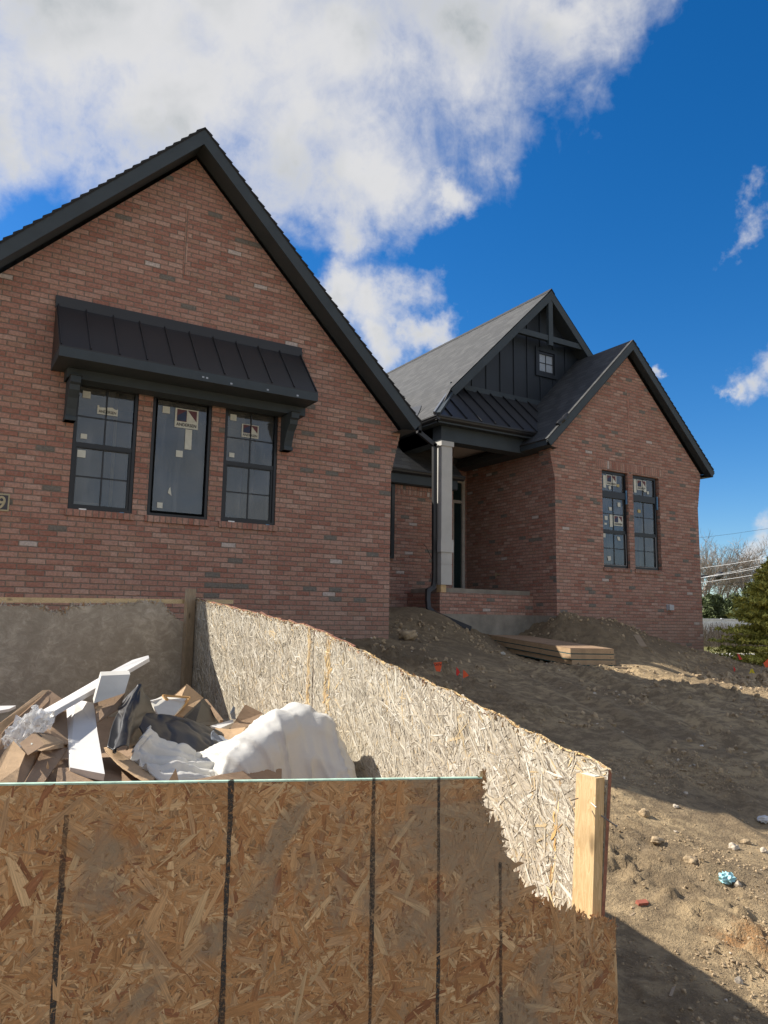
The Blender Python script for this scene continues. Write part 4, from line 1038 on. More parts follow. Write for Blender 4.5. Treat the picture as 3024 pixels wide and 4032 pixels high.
# black stud-line marks
def ink_mat():
    mm, N, p = mat("marker_ink"); tc = N.new('ShaderNodeTexCoord').outputs['Object']
    tr = N.new('ShaderNodeBsdfTransparent'); mx = N.new('ShaderNodeMixShader')
    p.inputs['Base Color'].default_value = (.045,.042,.038,1); p.inputs['Roughness'].default_value = .8
    a = N.maprange(N.noise(tc, 150, 4, .7), .36, .52, .25, .95); b = N.maprange(N.noise(tc, 2.2, 5, .6), .42, .58, 1, .35)
    N.put(mx.inputs[0], N.math('MULTIPLY', a, b)); N.l.new(tr.outputs[0], mx.inputs[1]); N.l.new(p.outputs[0], mx.inputs[2])
    out = [n for n in N.n if n.type == 'OUTPUT_MATERIAL'][0]; N.l.new(mx.outputs[0], out.inputs[0]); return mm
M['marker'] = ink_mat()
for inch, z0, z1, w0 in ((-64,-.50,-1.66,.0145),(-48,-.437,-1.66,.0155),(-32,-.455,-1.66,.0135),(-24,-.462,-1.66,.0115),(-16,-.72,-1.66,.0125)):
    u0 = inch*.0254; z = z0; m = MB(); prev = None; kk = [1., 1.]
    while z > z1:
        f = 1-.25*(.5+.5*math.sin(z*9+inch)); kk = [min(1.25, max(.75, k+rng.uniform(-.09,.09))) for k in kk]; k_ = [w0*.5*f*k*rng.uniform(.95,1.05) for k in kk]
        cur = (C0+FU*(u0-k_[0])+Z*z+FN*.0027, C0+FU*(u0+k_[1])+Z*z+FN*.0027)
        if prev: m.add([prev[0], prev[1], cur[1], cur[0]], [(0,1,2,3)])
        prev = cur; z -= .003
    m.build('stud_mark', 'marker', fpan)
m = MB(); u1 = torn[0][0]-.004
a, b = C0+FU*-2.44+Z*(ztop(-2.44)+.0006), C0+FU*u1+Z*(ztop(u1)+.0006)
m.add([a+FN*.002, b+FN*.002, b-FN*.013, a-FN*.013], [(0,1,2,3)]); m.add([a+FN*.0026, b+FN*.0026, b+FN*.0026-Z*.004, a+FN*.0026-Z*.004], [(0,1,2,3)]); m.build('sealed_edge', 'green_edge', fpan)

# right-hand wall of the enclosure: two sheets, leaning out at the near end
WA = math.radians(1.65); WU = np.array([math.sin(WA), math.cos(WA), 0]); W0 = np.array([1.925, 1.83, 0.]); WN = np.array([-WU[1], WU[0], 0])
prof_s = np.array([0,.09,.24,.40,.64,1.05,1.49,1.80,2.21,2.71,3.42,4.81]); prof_z = np.array([-.495,-.476,-.452,-.42,-.365,-.295,-.216,-.160,-.083,-.035,.023,.133])
def wtop(s): return np.interp(s, prof_s, prof_z)+.008*np.interp(s*9 % 7, range(8), [0,1,-.5,.7,-1,.4,-.8,0])
def place_w(S, H, T, out=0.0):
    """S along the wall, H below top (0 = top edge), T toward the inside"""
    z = wtop(S)-H; lean = .065*np.clip(1-S/2.2, 0, 1)*np.clip(1-H/.6, 0, 1)
    return W0[None]+WU[None]*S[:, None]+Z[None]*z[:, None]-WN[None]*(lean)[:, None]+WN[None]*T[:, None]
def wall_sheet(name, s0, s1, label, hb=1.2, t=.015, lift=0.0, jag=.006):
    ns, nh = int((s1-s0)/.02), 14
    S, H = np.meshgrid(np.linspace(s0, s1, ns), np.linspace(0, hb, nh), indexing='ij')
    jg = np.where(H == 0, rng.uniform(-jag, jag, H.shape), 0)
    A = place_w(S.ravel(), (H+jg+lift).ravel(), np.zeros(S.size)); Bk = place_w(S.ravel(), (H+jg+lift).ravel(), np.full(S.size, -t))
    ii = np.arange(ns*nh).reshape(ns, nh); q = lambda o: np.stack([ii[:-1,:-1].ravel(), ii[1:,:-1].ravel(), ii[1:,1:].ravel(), ii[:-1,1:].ravel()], 1)+o
    Fa = q(0); Fb = q(ns*nh)[:, ::-1]; top = np.stack([ii[:-1,0], ii[1:,0], ii[1:,0]+ns*nh, ii[:-1,0]+ns*nh], 1)
    e0 = np.stack([ii[0,:-1], ii[0,1:], ii[0,1:]+ns*nh, ii[0,:-1]+ns*nh], 1); e1 = np.stack([ii[-1,:-1], ii[-1,1:], ii[-1,1:]+ns*nh, ii[-1,:-1]+ns*nh], 1)
    F_ = np.vstack([Fa, Fb, top, e0, e1]); mi = [0]*len(Fa)+[1]*(len(Fb)+len(top)+len(e0)+len(e1))
    o = np_mesh(name, np.vstack([A, Bk]), F_, [simple("osb_old_core", (.30,.26,.20), .9, .3, 30), 'osb_edge'], box, midx=mi)
    o['label'] = label; return o
def ragtop(u, v):
    return u, np.maximum(v, -.004)
for (s0, s1, nb, nm, lab) in ((0.0, 2.24, 14000, 5200, 'weathered grey strand board sheet at the near end'), (2.25, 4.84, 11000, 4200, 'weathered strand board sheet at the far end')):
    sh = wall_sheet('side_panel', s0, s1, lab)
    pw = lambda U, V_, H: place_w(U, V_, H+.0005)
    cl = lambda U, V_: (np.clip(U, s0, s1), np.maximum(V_, -.006+.006*np.sin(U*70)))
    near = s0 == 0
    ps = [flakes(nb, (s0, s1, 0, 1.15), pw, cl, OLD, OLW, L=(.02,.07), Wd=(.003,.010), lift=.0011, tilt=.0005),
          flakes(nm if near else int(nm*.6), (s0, s1, 0, 1.15), pw, cl, OLD, OLW, ang=(-.75, .6), L=(.05,.15), Wd=(.006,.017), lift=.0016, tilt=.0009),
          flakes(int(nm*.9), (s0, s1, 0, 1.15), pw, cl, OLD, OLW, ang=(.9, .5), L=(.04,.11), Wd=(.004,.012), lift=.0020, tilt=.0010),
          flakes(int(nm*.7), (s0, s1, 0, 1.15), pw, cl, OLD, OLW, ang=(-.8, .5), L=(.05,.14), Wd=(.004,.012), lift=.0024, tilt=.0013),
          flakes(int(nm*.9), (s0, s1, 0, 1.15), pw, cl, OLD, [3,4,4,4,3,3,.5,3.5], L=(.015,.07), Wd=(.0015,.005), lift=.0027, tilt=.0012),
          flakes(int(nm*.16), (s0, s1, 0, 1.15), pw, cl, [(.14,.115,.085),(.20,.165,.12)], None, ang=(-.75, .5), L=(.03,.08), Wd=(.002,.006), lift=.003, tilt=.0010),
          flakes(int((s1-s0)*900), (s0, s1, -.0145, .0005), lambda U, V_, H: place_w(np.clip(U, s0, s1), -.0015-H*1.2, np.clip(V_, -.016, .001)), None,
                 [(.66,.46,.20),(.74,.56,.30),(.52,.30,.13),(.60,.52,.40)], [4,4,2,2], ang=(0, .5), L=(.010,.035), Wd=(.002,.006), lift=.002, tilt=.0015)]
    # stripped golden bands where battens were pulled off
    for sc_, wd in (((2.05, .035), (.22, .012)) if s0 == 0 else ((2.31, .018),)):
        pq = flakes(230 if sc_ > 1 else 30, (sc_-wd, sc_+wd, 0, .95), pw, cl, [(.62,.43,.18),(.52,.33,.13),(.70,.54,.30),(.40,.25,.11)], None, ang=(math.pi/2, .55), L=(.02,.08), Wd=(.004,.014), lift=.0035, tilt=.0015); ps.append(pq)
    # raw fibres along the torn top edge
    n = int((s1-s0)*520); ss = rng.uniform(s0, s1, n); cu = np.stack([ss, np.abs(rng.normal(.0, .007, n))+.003], 1)
    def pe(U, V_, H): return place_w(np.clip(U, s0-.004, s1+.01), V_, H*1.5)
    ps.append(edge_flakes(cu, pe, [(.62,.42,.19),(.50,.29,.17),(.70,.53,.30),(.40,.20,.13),(.57,.48,.36)], [5,3,4,1.2,5], (.010,.034), (.003,.009), .0025, .005))
    V_, F_, U_, C_ = join(ps); np_mesh('strand_surface', V_, F_, 'osb_old', sh, U_, C_)
# an outer strip whose torn end sticks up halfway
m = MB()
for i in range(24):
    s0_, s1_ = 1.80+i*.13, 1.80+(i+1)*.13
    a, b = place_w(np.array([s0_, s1_]), np.array([-.016+.012*rng.random(), -.016+.012*rng.random()]), np.array([-.022, -.022]))
    m.prism([a, b, b-Z*.12, a-Z*.12], -WN*.012)
m.build('outer_strip', 'osb_edge', box)
# near post and back post
m = MB(); top = -.515
a0 = np.array([1.868, 1.795, -1.66]); 
def post(m, b, t, wx, wy):
    b, t = np.array(b, float), np.array(t, float); c = [(0,0),(wx,0),(wx,wy),(0,wy)]
    p = [b+np.array([x, y, 0]) for x, y in c]+[t+np.array([x, y, 0]) for x, y in c]
    m.add(p, [(3,2,1,0),(4,5,6,7),(0,1,5,4),(1,2,6,5),(2,3,7,6),(3,0,4,7)])
post(m, (1.872-.04, 1.815, -1.66), (1.938, 1.835, -.512), .040, .089)
np_ = m.build('post', 'pine', box, label='yellow pine post at the near corner')
m = MB()
m.tube([(1.908,1.83,-.585),(1.900,1.80,-.592)], .0022, 6); m.tube([(1.90,1.88,-.58),(1.865,1.878,-.583)], .0022, 6); m.tube([(1.953,1.83,-.63),(1.975,1.79,-.655)], .0026, 6); m.tube([(1.975,1.79,-.655),(1.977,1.787,-.657)], .005, 8)
m.build('nail', 'steel', np_)
m = MB(); m.box(1.948, 1.972, 1.85, 1.91, -.5115, -.5095); m.build('lumber_stamp', 'paper', np_)
BP0 = np.array([2.10, 6.68, 0]); BA = math.radians(22); BU = np.array([-math.cos(BA), -math.sin(BA), 0]); BN = np.array([math.sin(BA), -math.cos(BA), 0])
def bp(px, py):
    P = hit(px, py, BP0, BN); return ((P-BP0)@BU, P[2])
c5 = lambda x, y: (x*.9042, 2200+y*.9042)
tb = [bp(*c5(*q)) for q in ((778,300),(770,262),(740,240),(722,212),(700,190),(640,188),(560,196),(480,200),(400,203),(330,208),(300,214),(285,240),(262,228),(240,240),(215,232),(196,216),(180,208),(100,207),(0,205))]
bo = [(0.0, -1.5), (0.0, tb[0][1]), ]+tb[1:]+[(2.75, tb[-1][1]-.01), (2.75, -1.5)]
m = MB(); m.wall(bo, [], BP0, BU, Z, 0, -BN); m.slot = 1; extr(m, bo, BP0, BU, Z, -BN, .014); m.slot = 0; m.wall(bo, [], BP0-BN*.014, BU, Z, 0, BN)
bpan = m.build('back_panel', ['back_board', 'osb_edge'], box, label='mud stained grey back panel with a torn top')
tq = np.array(tb[1:]); seg = rng.integers(0, len(tq)-1, 420); tt = rng.uniform(0, 1, 420); cu = tq[seg]*(1-tt[:, None])+tq[seg+1]*tt[:, None]
pb_ = lambda U, V_, H: BP0[None]+BU[None]*U[:, None]+Z[None]*V_[:, None]+BN[None]*H[:, None]
V_, F_, U_, C_ = edge_flakes(cu, pb_, [(.50,.44,.36),(.46,.27,.13),(.42,.36,.28)], [4,1.3,3], (.02,.07), (.003,.010), .004, .006)
np_mesh('torn_fibre', V_, F_, 'osb_old', bpan, U_, C_)
r0 = bp(*c5(0, 192)); r1 = bp(*c5(1022, 192)); 
def BPt(u, z, o=0): return BP0+BU*u+Z*z-BN*o
m = MB(); zr0, zr1 = bp(*c5(0, 179))[1], bp(*c5(1022, 179))[1]; u1_ = r1[0]
for _ in (0,):
    A = [BPt(2.75, zr0, .02), BPt(u1_, zr1, .02), BPt(u1_, zr1, .108), BPt(2.75, zr0, .108)]; m.prism(A, -Z*.038)
m.build('rail', 'pine_x', box, label='pale lumber rail behind the back panel')
u_p = bp(*c5(815, 300))[0]; zt_ = bp(*c5(815, 131))[1]
m = MB(); A = [BPt(u_p-.045, -1.5, -.040), BPt(u_p+.045, -1.5, -.040), BPt(u_p+.045, zt_, -.040), BPt(u_p-.045, zt_, -.040)]; m.prism(A, -BN*.038); m.build('post', 'pine_grey', box, label='dirty lumber post at the far corner')
# left side of the enclosure, out of the picture
LW0, LW1 = C0+FU*-2.44, BP0+BU*2.75
m = MB(); m.prism([LW0-Z*1.66, LW1-Z*1.4, LW1+Z*.02, LW0-Z*.42], np.array([-.012, 0, 0])); m.build('side_panel', 'back_board', box)

# ------------------------------------------------------------------ trash in the enclosure
ca = lambda x, y: (x*.42194, 2550+y*.42194)
cb = lambda x, y: (450+x*.6028, 2650+y*.6028)
def P3(conv, L): return [at(*conv(x, y), Y) for x, y, Y in L]
def slab(name, label, cat, pts, t, mt, group=None, down=None, extra=None):
    c = np.mean(pts, 0); n = newell(pts); n /= np.linalg.norm(n)
    if np.dot(n, c) > 0: n = -n          # face the viewer side
    th = thing(name, label, cat, (c[0], c[1], min(p[2] for p in pts)), group) if extra else None
    m = MB(); e = (-n*t) if down is None else np.array(down, float)
    cen = c; pts = [np.array(p) for p in pts]
    k = len(pts)
    m.add(pts+[p+e for p in pts], [tuple(range(k)), tuple(range(2*k-1, k-1, -1))]+[(i, k+i, k+(i+1) % k, (i+1) % k) for i in range(k)])
    o = m.build(name if not extra else extra, mt, th)
    if not extra: tag(o, label, cat, group)
    return th or o
slab('white_board', 'long white primed trim board sticking out toward the back panel', 'board', P3(ca, [(340,615,3.85),(620,458,4.07),(985,247,4.47),(1235,115,4.87),(1385,72,5.0),(1392,96,4.93),(1120,250,4.38),(505,592,3.68)]), .02, 'white', down=(0.004,.0,-.022))
slab('white_board', 'wide white board lying face up in the middle of the trash, half shaded', 'board', P3(ca, [(612,545,4.25),(700,483,4.28),(875,515,4.1),(905,760,3.72),(978,1180,3.12),(655,1118,3.25)]), .02, 'white', down=(0,.012,-.028))
slab('white_board', 'short white board end standing upright above the black membrane', 'board', P3(ca, [(945,262,4.0),(1215,250,4.02),(1163,425,3.95),(875,520,3.9)]), .018, 'drywall', down=(.004,.05,.016))
slab('cardboard_sheet', 'brown cardboard flap under the short upright white board', 'cardboard', P3(ca, [(875,520,3.96),(1170,420,4.02),(1130,540,3.95),(1080,590,3.9),(905,702,3.8)]), .004, 'card_dark')
slab('cardboard_scrap', 'tiny sunlit curl of cardboard beside the wide white board', 'cardboard', P3(ca, [(880,565,3.8),(905,540,3.8),(962,546,3.82),(915,600,3.78),(898,612,3.78),(905,570,3.8)]), .003, 'card')
# black membrane sheets
def crumple(name, label, cat, ctrl, nu, nv, mt, amp, seed, thick=.004, fold=None, smooth=True):
    """bilinear patch through a grid of control points, wrinkled"""
    ctrl = np.array(ctrl, float); a, b = ctrl.shape[:2]
    U, V_ = np.meshgrid(np.linspace(0, a-1, nu), np.linspace(0, b-1, nv), indexing='ij')
    def cr(p, t):     # catmull-rom on axis 0
        n = p.shape[0]; i = np.clip(np.floor(t).astype(int), 0, n-2); f = (t-i)
        g = lambda k: p[np.clip(i+k, 0, n-1)]
        f = f.reshape(f.shape+(1,)*(p.ndim-1))
        return .5*((2*g(0))+(-g(-1)+g(1))*f+(2*g(-1)-5*g(0)+4*g(1)-g(2))*f*f+(-g(-1)+3*g(0)-3*g(1)+g(2))*f**3)
    rows = cr(ctrl, U[:, 0])                       # nu,b,3
    P = np.stack([cr(rows[i], V_[0]) for i in range(nu)], 0)
    du = np.gradient(P, axis=0); dv = np.gradient(P, axis=1); nn = np.cross(du, dv); nn /= np.linalg.norm(nn, axis=2, keepdims=True)+1e-9
    w_ = fbm(U*.9+seed, V_*.9, seed, 3, .45)*amp+np.clip(1-np.abs(fbm(U*1.3+seed, V_*.8, seed+5, 2, .4))*6, 0, 1)**2*amp*.35
    if fold is not None: w_ = w_+fold(U/(a-1), V_/(b-1))
    P = P+nn*w_[..., None]
    ii = np.arange(nu*nv).reshape(nu, nv); F_ = np.stack([ii[:-1,:-1].ravel(), ii[1:,:-1].ravel(), ii[1:,1:].ravel(), ii[:-1,1:].ravel()], 1)
    Pf = P.reshape(-1, 3); o = np_mesh(name, Pf, F_, mt, None, smooth=smooth)
    md = o.modifiers.new('thickness', 'SOLIDIFY'); md.thickness = thick; md.offset = 0
    return tag(o, label, cat)
G4 = lambda conv, rows: [[at(*conv(x, y), Y) for x, y, Y in r] for r in rows]
crumple('black_membrane', 'black rubber membrane tented to a peak with a glossy rolled edge', 'membrane', G4(ca, [
    [(1300,350,4.05),(1130,500,4.0),(1090,590,3.85),(1040,760,3.6),(1005,930,3.4)],
    [(1305,352,4.0),(1200,500,3.85),(1150,640,3.62),(1110,800,3.45),(1060,945,3.3)],
    [(1310,355,4.0),(1280,520,3.88),(1240,680,3.7),(1200,820,3.55),(1180,950,3.4)],
    [(1318,360,4.05),(1400,500,4.05),(1440,640,4.1),(1380,850,3.9),(1290,945,3.7)]]), 46, 46, 'rubber', .015, 3, fold=lambda u, v: .03*np.sin(u*9)*v)
crumple('black_membrane', 'flat black membrane sheet sagging across behind the white foam', 'membrane', G4(cb, [
    [(118,265,3.9),(165,360,3.8),(230,470,3.7),(300,600,3.6)],
    [(320,272,4.1),(350,350,4.0),(420,470,3.85),(480,600,3.7)],
    [(480,298,4.2),(500,370,4.1),(560,450,3.95),(600,600,3.8)],
    [(610,345,4.25),(640,400,4.15),(680,470,4.0),(700,600,3.85)],
    [(705,388,4.3),(730,420,4.2),(760,460,4.05),(800,600,3.9)]]), 60, 40, 'rubber', .018, 8)
crumple('sheen_patch', 'grey sheen on the end of the black membrane, added as a patch', 'painted sheen', G4(cb, [
    [(640,385,4.12),(630,410,4.08),(655,520,3.95)],[(670,388,4.14),(690,450,4.05),(690,530,3.95)],[(705,405,4.16),(750,440,4.06),(765,480,3.98)]]), 20, 20, 'sheen_scrap', .02, 15)  # sheen of the membrane, laid on as a separate grey patch
# cardboard on the left
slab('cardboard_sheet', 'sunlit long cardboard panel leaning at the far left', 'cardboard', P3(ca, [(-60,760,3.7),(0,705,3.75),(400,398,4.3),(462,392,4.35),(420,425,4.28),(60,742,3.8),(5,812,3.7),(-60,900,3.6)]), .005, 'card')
slab('cardboard_sheet', 'shaded side of the folded cardboard below the sunlit panel', 'cardboard', P3(ca, [(-60,900,3.62),(5,812,3.72),(60,742,3.82),(420,425,4.30),(470,415,4.34),(455,500,4.2),(350,600,4.0),(110,850,3.7),(-60,1000,3.55)]), .005, 'card_dark')  # same folded sheet as above, its shade put in by the darker card
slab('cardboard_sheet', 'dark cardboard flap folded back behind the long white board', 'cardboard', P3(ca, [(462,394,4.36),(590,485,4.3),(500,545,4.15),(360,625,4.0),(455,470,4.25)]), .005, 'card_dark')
slab('white_board', 'white board corner at the far left edge behind the cardboard', 'board', P3(ca, [(-80,545,4.6),(150,540,4.6),(90,570,4.5),(-80,600,4.45)]), .015, 'white')
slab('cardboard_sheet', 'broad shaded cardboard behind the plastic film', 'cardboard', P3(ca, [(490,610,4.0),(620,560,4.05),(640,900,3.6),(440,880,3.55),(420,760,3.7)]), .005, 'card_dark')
# carton with a dark end
crt = thing('carton', 'small printed carton lying on its side with a dark end', 'box', tuple(at(*ca(400,1000), 3.4)))
E_ = P3(ca, [(182,892,3.35),(315,790,3.5),(415,905,3.35),(260,1005,3.2)]); T_ = P3(ca, [(315,790,3.5),(450,797,3.75),(642,862,3.7),(415,905,3.35)]); S_ = P3(ca, [(415,905,3.35),(642,862,3.7),(632,930,3.65),(385,965,3.22),(345,955,3.22)])
m = MB(); m.add(E_, [(0,1,2,3)]); m.build('end', 'card_dark', crt); m = MB(); m.add(T_, [(0,1,2,3)]); m.add(S_, [(0,1,2,3,4)]); m.build('body', 'card', crt)
m = MB(); q = lambda a, b: T_[0]*(1-a)*(1-b)+T_[1]*a*(1-b)+T_[2]*a*b+T_[3]*(1-a)*b+np.array([0,-.002,.003]); 
for k in range(5): 
    a0_, a1_ = .12+.13*k, .20+.13*k; m.add([q(a0_,.08),q(a1_,.08),q(a1_,.42),q(a0_,.42)], [(0,1,2,3)])
m.build('print', 'ink', crt)
ctr = np.mean(E_, 0)+np.array([0,-.004,.0]); e1 = (E_[1]-E_[0]); e1 /= np.linalg.norm(e1); e2 = (E_[3]-E_[0]); e2 /= np.linalg.norm(e2)
m = MB(); m.add([ctr+.009*(math.cos(t)*e1+math.sin(t)*e2) for t in np.linspace(0, 2*math.pi, 13)[:-1]], [tuple(range(12))]); m.build('dot', 'paper', crt)
slab('cardboard_box', 'tan cardboard box corner standing at the lower left', 'box', P3(ca, [(40,965,3.25),(125,868,3.4),(238,985,3.25),(185,1115,3.1),(150,1300,2.95),(-80,1300,2.9),(-80,1180,3.0)]), .006, 'card')
slab('cardboard_box', 'shaded side of a cardboard box below the printed carton', 'box', P3(ca, [(238,985,3.26),(390,960,3.5),(330,1080,3.35),(200,1300,3.0),(150,1300,2.96),(185,1115,3.12)]), .006, 'card_dark')  # shade of this box side is painted in with the darker card
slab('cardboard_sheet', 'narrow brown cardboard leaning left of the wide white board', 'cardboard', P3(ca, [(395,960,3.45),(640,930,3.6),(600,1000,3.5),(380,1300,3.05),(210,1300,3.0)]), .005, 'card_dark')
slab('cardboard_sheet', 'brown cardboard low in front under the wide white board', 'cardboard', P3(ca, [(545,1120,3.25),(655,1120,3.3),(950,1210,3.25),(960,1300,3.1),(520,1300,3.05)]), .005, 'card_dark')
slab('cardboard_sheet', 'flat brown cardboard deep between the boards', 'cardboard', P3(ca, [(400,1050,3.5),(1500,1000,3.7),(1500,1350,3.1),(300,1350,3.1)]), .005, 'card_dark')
for k, (x, y, l) in enumerate(((445,1100,'sliver of sunlit cardboard standing left of the wide white board'),(430,1230,'lower sliver of sunlit cardboard at the front panel edge'))):
    slab('cardboard_scrap', l, 'cardboard', P3(ca, [(x-12,y+30,3.2),(x,y-38,3.2),(x+14,y+8,3.2),(x+10,y+34,3.2)]), .003, 'card')
crumple('cardboard_strip', 'long curved corrugated strip with printed marks in the sun', 'cardboard', G4(ca, [
    [(968,942,3.5),(1000,990,3.42)],[(1045,935,3.5),(1060,1050,3.35)],[(1150,1000,3.48),(1130,1110,3.28)],[(1250,1065,3.42),(1240,1190,3.2)],[(1370,1140,3.38),(1330,1246,3.14)],[(1450,1195,3.32),(1420,1300,3.1)]]), 40, 8, 'card', .006, 21)
# plastic film: crumpled bunches
def film(name, label, pts, r0, seed):
    rg = np.random.default_rng(seed); m = MB()
    nseg, ring = 26, 16; path = np.array(pts); t = np.linspace(0, len(path)-1, nseg); P = np.stack([np.interp(t, range(len(path)), path[:, k]) for k in range(3)], 1)
    V_ = []
    for i in range(nseg):
        rr = r0*np.interp(i/(nseg-1), [0,.15,.5,.8,1], [.45,1.0,1.1,.8,.15])
        for k in range(ring):
            a = 2*math.pi*k/ring; rad = rr*(1+rg.uniform(-.45,.45)); V_.append(P[i]+np.array([0, math.cos(a)*rad, math.sin(a)*rad])+np.array([rg.normal(0, r0*.15), 0, 0])+np.array([math.cos(a)*rad*.5, 0, 0]))
    F_ = [(i*ring+k, i*ring+(k+1) % ring, (i+1)*ring+(k+1) % ring, (i+1)*ring+k) for i in range(nseg-1) for k in range(ring)]
    return tag(np_mesh(name, np.array(V_), np.array(F_), 'film'), label, 'plastic film')
film('plastic_film', 'crumpled clear plastic film bunched on the left cardboard', P3(ca, [(70,870,3.5),(180,800,3.55),(300,740,3.6),(420,690,3.65),(500,610,3.7)]), .055, 5)
film('plastic_film', 'twisted upright wisp of clear plastic film', P3(ca, [(300,700,3.62),(330,640,3.66),(345,590,3.68),(300,548,3.68)]), .022, 6)
# right-hand group
dw = thing('drywall_offcut', 'drywall offcut with an orange edge strip behind the membrane', 'drywall', tuple(at(*cb(380,270), 4.6)))
m = MB(); q = P3(cb, [(238,185,4.6),(320,147,4.8),(490,160,4.8),(440,228,4.6),(392,276,4.4),(285,268,4.35)]); m.prism(q, (0,.01,-.012)); m.build('board', 'drywall', dw)
m = MB(); 
for A, B in (((320,147),(490,160)),((345,175),(440,228)),((320,147),(345,175)),((490,160),(440,228))): m.beam(at(*cb(*A),4.72), at(*cb(*B),4.66), (0,0,1), .016, .012)
m.build('edge_strip', 'orange_edge', dw)
m = MB(); m.beam(at(*cb(238,192),4.58), at(*cb(300,176),4.7), (0,0,1), .02, .02); m.build('white_edge', 'white', dw)
slab('cardboard_sheet', 'upright brown cardboard square behind the drywall offcut', 'cardboard', P3(cb, [(475,70,5.0),(582,162,4.95),(452,286,4.6),(388,272,4.6),(388,145,4.9)]), .005, 'card')
slab('cardboard_sheet', 'underside of a cardboard flap in the corner, its shade painted black', 'cardboard', P3(cb, [(582,162,4.94),(705,318,4.8),(640,345,4.6),(530,330,4.5),(452,286,4.58)]), .005, 'rubber')  # coloured near black, so the corner's shade is in the material
st = MB(); st.beam(at(*cb(592,180),5.0), at(*cb(700,316),4.7), (0,0,1), .022, .02); tag(st.build('wood_stick', 'card_dark'), 'thin wood stick lying across the dark flap', 'stick')
slab('white_board', 'narrow white board edge left of the foam sheet', 'board', P3(cb, [(628,345,4.5),(775,303,4.6),(780,322,4.58),(690,362,4.45)]), .03, 'white')
slab('cardboard_box', 'folded brown cardboard corner beside the sunlit wall', 'box', P3(cb, [(757,368,4.4),(778,330,4.45),(855,204,4.6),(970,262,4.55),(885,350,4.4)]), .005, 'card_dark')
slab('cardboard_sheet', 'tan cardboard flat below the folded corner', 'cardboard', P3(cb, [(660,358,4.45),(760,366,4.4),(860,352,4.4),(800,440,4.15),(760,470,4.0),(700,395,4.3)]), .005, 'card')
slab('torn_scrap', 'small torn grey scrap standing by the folded cardboard', 'scrap', P3(cb, [(770,300,4.5),(757,262,4.5),(778,215,4.52),(790,225,4.52),(785,250,4.5),(795,300,4.5)]), .006, 'sheen_scrap')
slab('cardboard_sheet', 'long brown cardboard edge in front of the foam sheet', 'cardboard', P3(cb, [(400,722,3.2),(700,662,3.3),(1095,600,3.4),(1092,760,3.25),(400,780,3.1)]), .005, 'card_dark')
slab('cardboard_scrap', 'small tan cardboard point at the front of the foam', 'cardboard', P3(cb, [(355,760,3.15),(358,700,3.16),(402,622,3.18),(425,720,3.15),(425,760,3.14)]), .004, 'card')
# foam sheet: a draped mound and a trailing wing
def fold_m(u, v):
    # long soft pleats that open out toward the bottom, a hollow and two standing ridges
    w = u+.035*np.sin(5*v+3*u)
    f = .020*np.sin(17*w+1.0)*np.clip(v*1.6, 0, 1)+.008*np.sin(43*w+4*v)*np.clip(v*2-.3, 0, 1)
    f += -.055*np.exp(-((u-.60)/.055)**2)*np.clip(v*2.2-.8, 0, 1)+.040*np.exp(-((u-.50)/.022)**2)*np.clip(v*2.4-.7, 0, 1)+.038*np.exp(-((u-.685)/.022)**2)*np.clip(v*2.4-.9, 0, 1)
    g = np.abs(((u*1.0+v*.55)*5.5) % 1-.5)*2
    f += .022*(1-g)**3*np.exp(-((u-.36)/.16)**2)*np.clip(v*4, 0, 1)
    return f
def drape(nx, ny, sp, corner, U, V, spheres, floor, steps=150, iters=10, seed=3, wall_x=None):
    """small cloth solver: an nx x ny sheet falls on spheres and a floor and keeps its folds"""
    rg = np.random.default_rng(seed); a, b = np.meshgrid(np.arange(nx), np.arange(ny), indexing='ij')
    P = np.array(corner)+a[..., None]*sp*.80*np.array(U)+b[..., None]*sp*.88*np.array(V)+rg.normal(0, .003, (nx, ny, 3)); P[..., 2] += .035*np.sin(a*.42+b*.13)*np.cos(b*.15)+.015*np.sin(a*.9-b*.3)
    Q = P.copy()
    def con(A, B, L, k):
        d = B-A; l = np.linalg.norm(d, axis=-1, keepdims=True)+1e-9; c = d*(1-L/l)*.5*k; A += c; B -= c
    for st in range(steps):
        v = (P-Q)*.96; Q = P.copy(); P = P+v; P[..., 2] -= 9.8*.0055**2*6
        for it in range(iters):
            for o in (0, 1):
                n = (nx-o)//2; con(P[o:o+2*n:2], P[o+1:o+2*n:2], sp, 1.0); n = (ny-o)//2; con(P[:, o:o+2*n:2], P[:, o+1:o+2*n:2], sp, 1.0)
            for o in (0, 1):
                n = (nx-o)//2; con(P[o:o+2*n:2, :-1], P[o+1:o+2*n:2, 1:], sp*1.4142, .35); con(P[o:o+2*n:2, 1:], P[o+1:o+2*n:2, :-1], sp*1.4142, .35)
            for o in range(4):
                A, B = P[o:-3:6], P[o+3::6]; n = min(len(A), len(B)); con(A[:n], B[:n], sp*3, .03)
                A, B = P[:, o:-3:6], P[:, o+3::6]; n = min(A.shape[1], B.shape[1]); con(A[:, :n], B[:, :n], sp*3, .03)
            for c, r in spheres:
                d = P-np.array(c); l = np.linalg.norm(d, axis=-1, keepdims=True); hitm = (l < r); P = np.where(hitm, np.array(c)+d/l*r, P); Q = np.where(hitm, P, Q)
            if wall_x: P[..., 0] = np.minimum(P[..., 0], wall_x)
            low = P[..., 2] < floor; P[..., 2] = np.where(low, floor, P[..., 2]); Q = np.where(low[..., None], Q*.4+P*.6, Q)
    return P
def refine(P):      # one smoothing subdivision
    for ax in (0, 1):
        P = np.moveaxis(P, ax, 0); n = P.shape[0]; R_ = np.zeros((2*n-1,)+P.shape[1:]); R_[::2] = P; g = lambda k: P[np.clip(np.arange(n-1)+k, 0, n-1)]
        R_[1::2] = (9*(g(0)+g(1))-g(-1)-g(2))/16; P = np.moveaxis(R_, 0, ax)
    return P
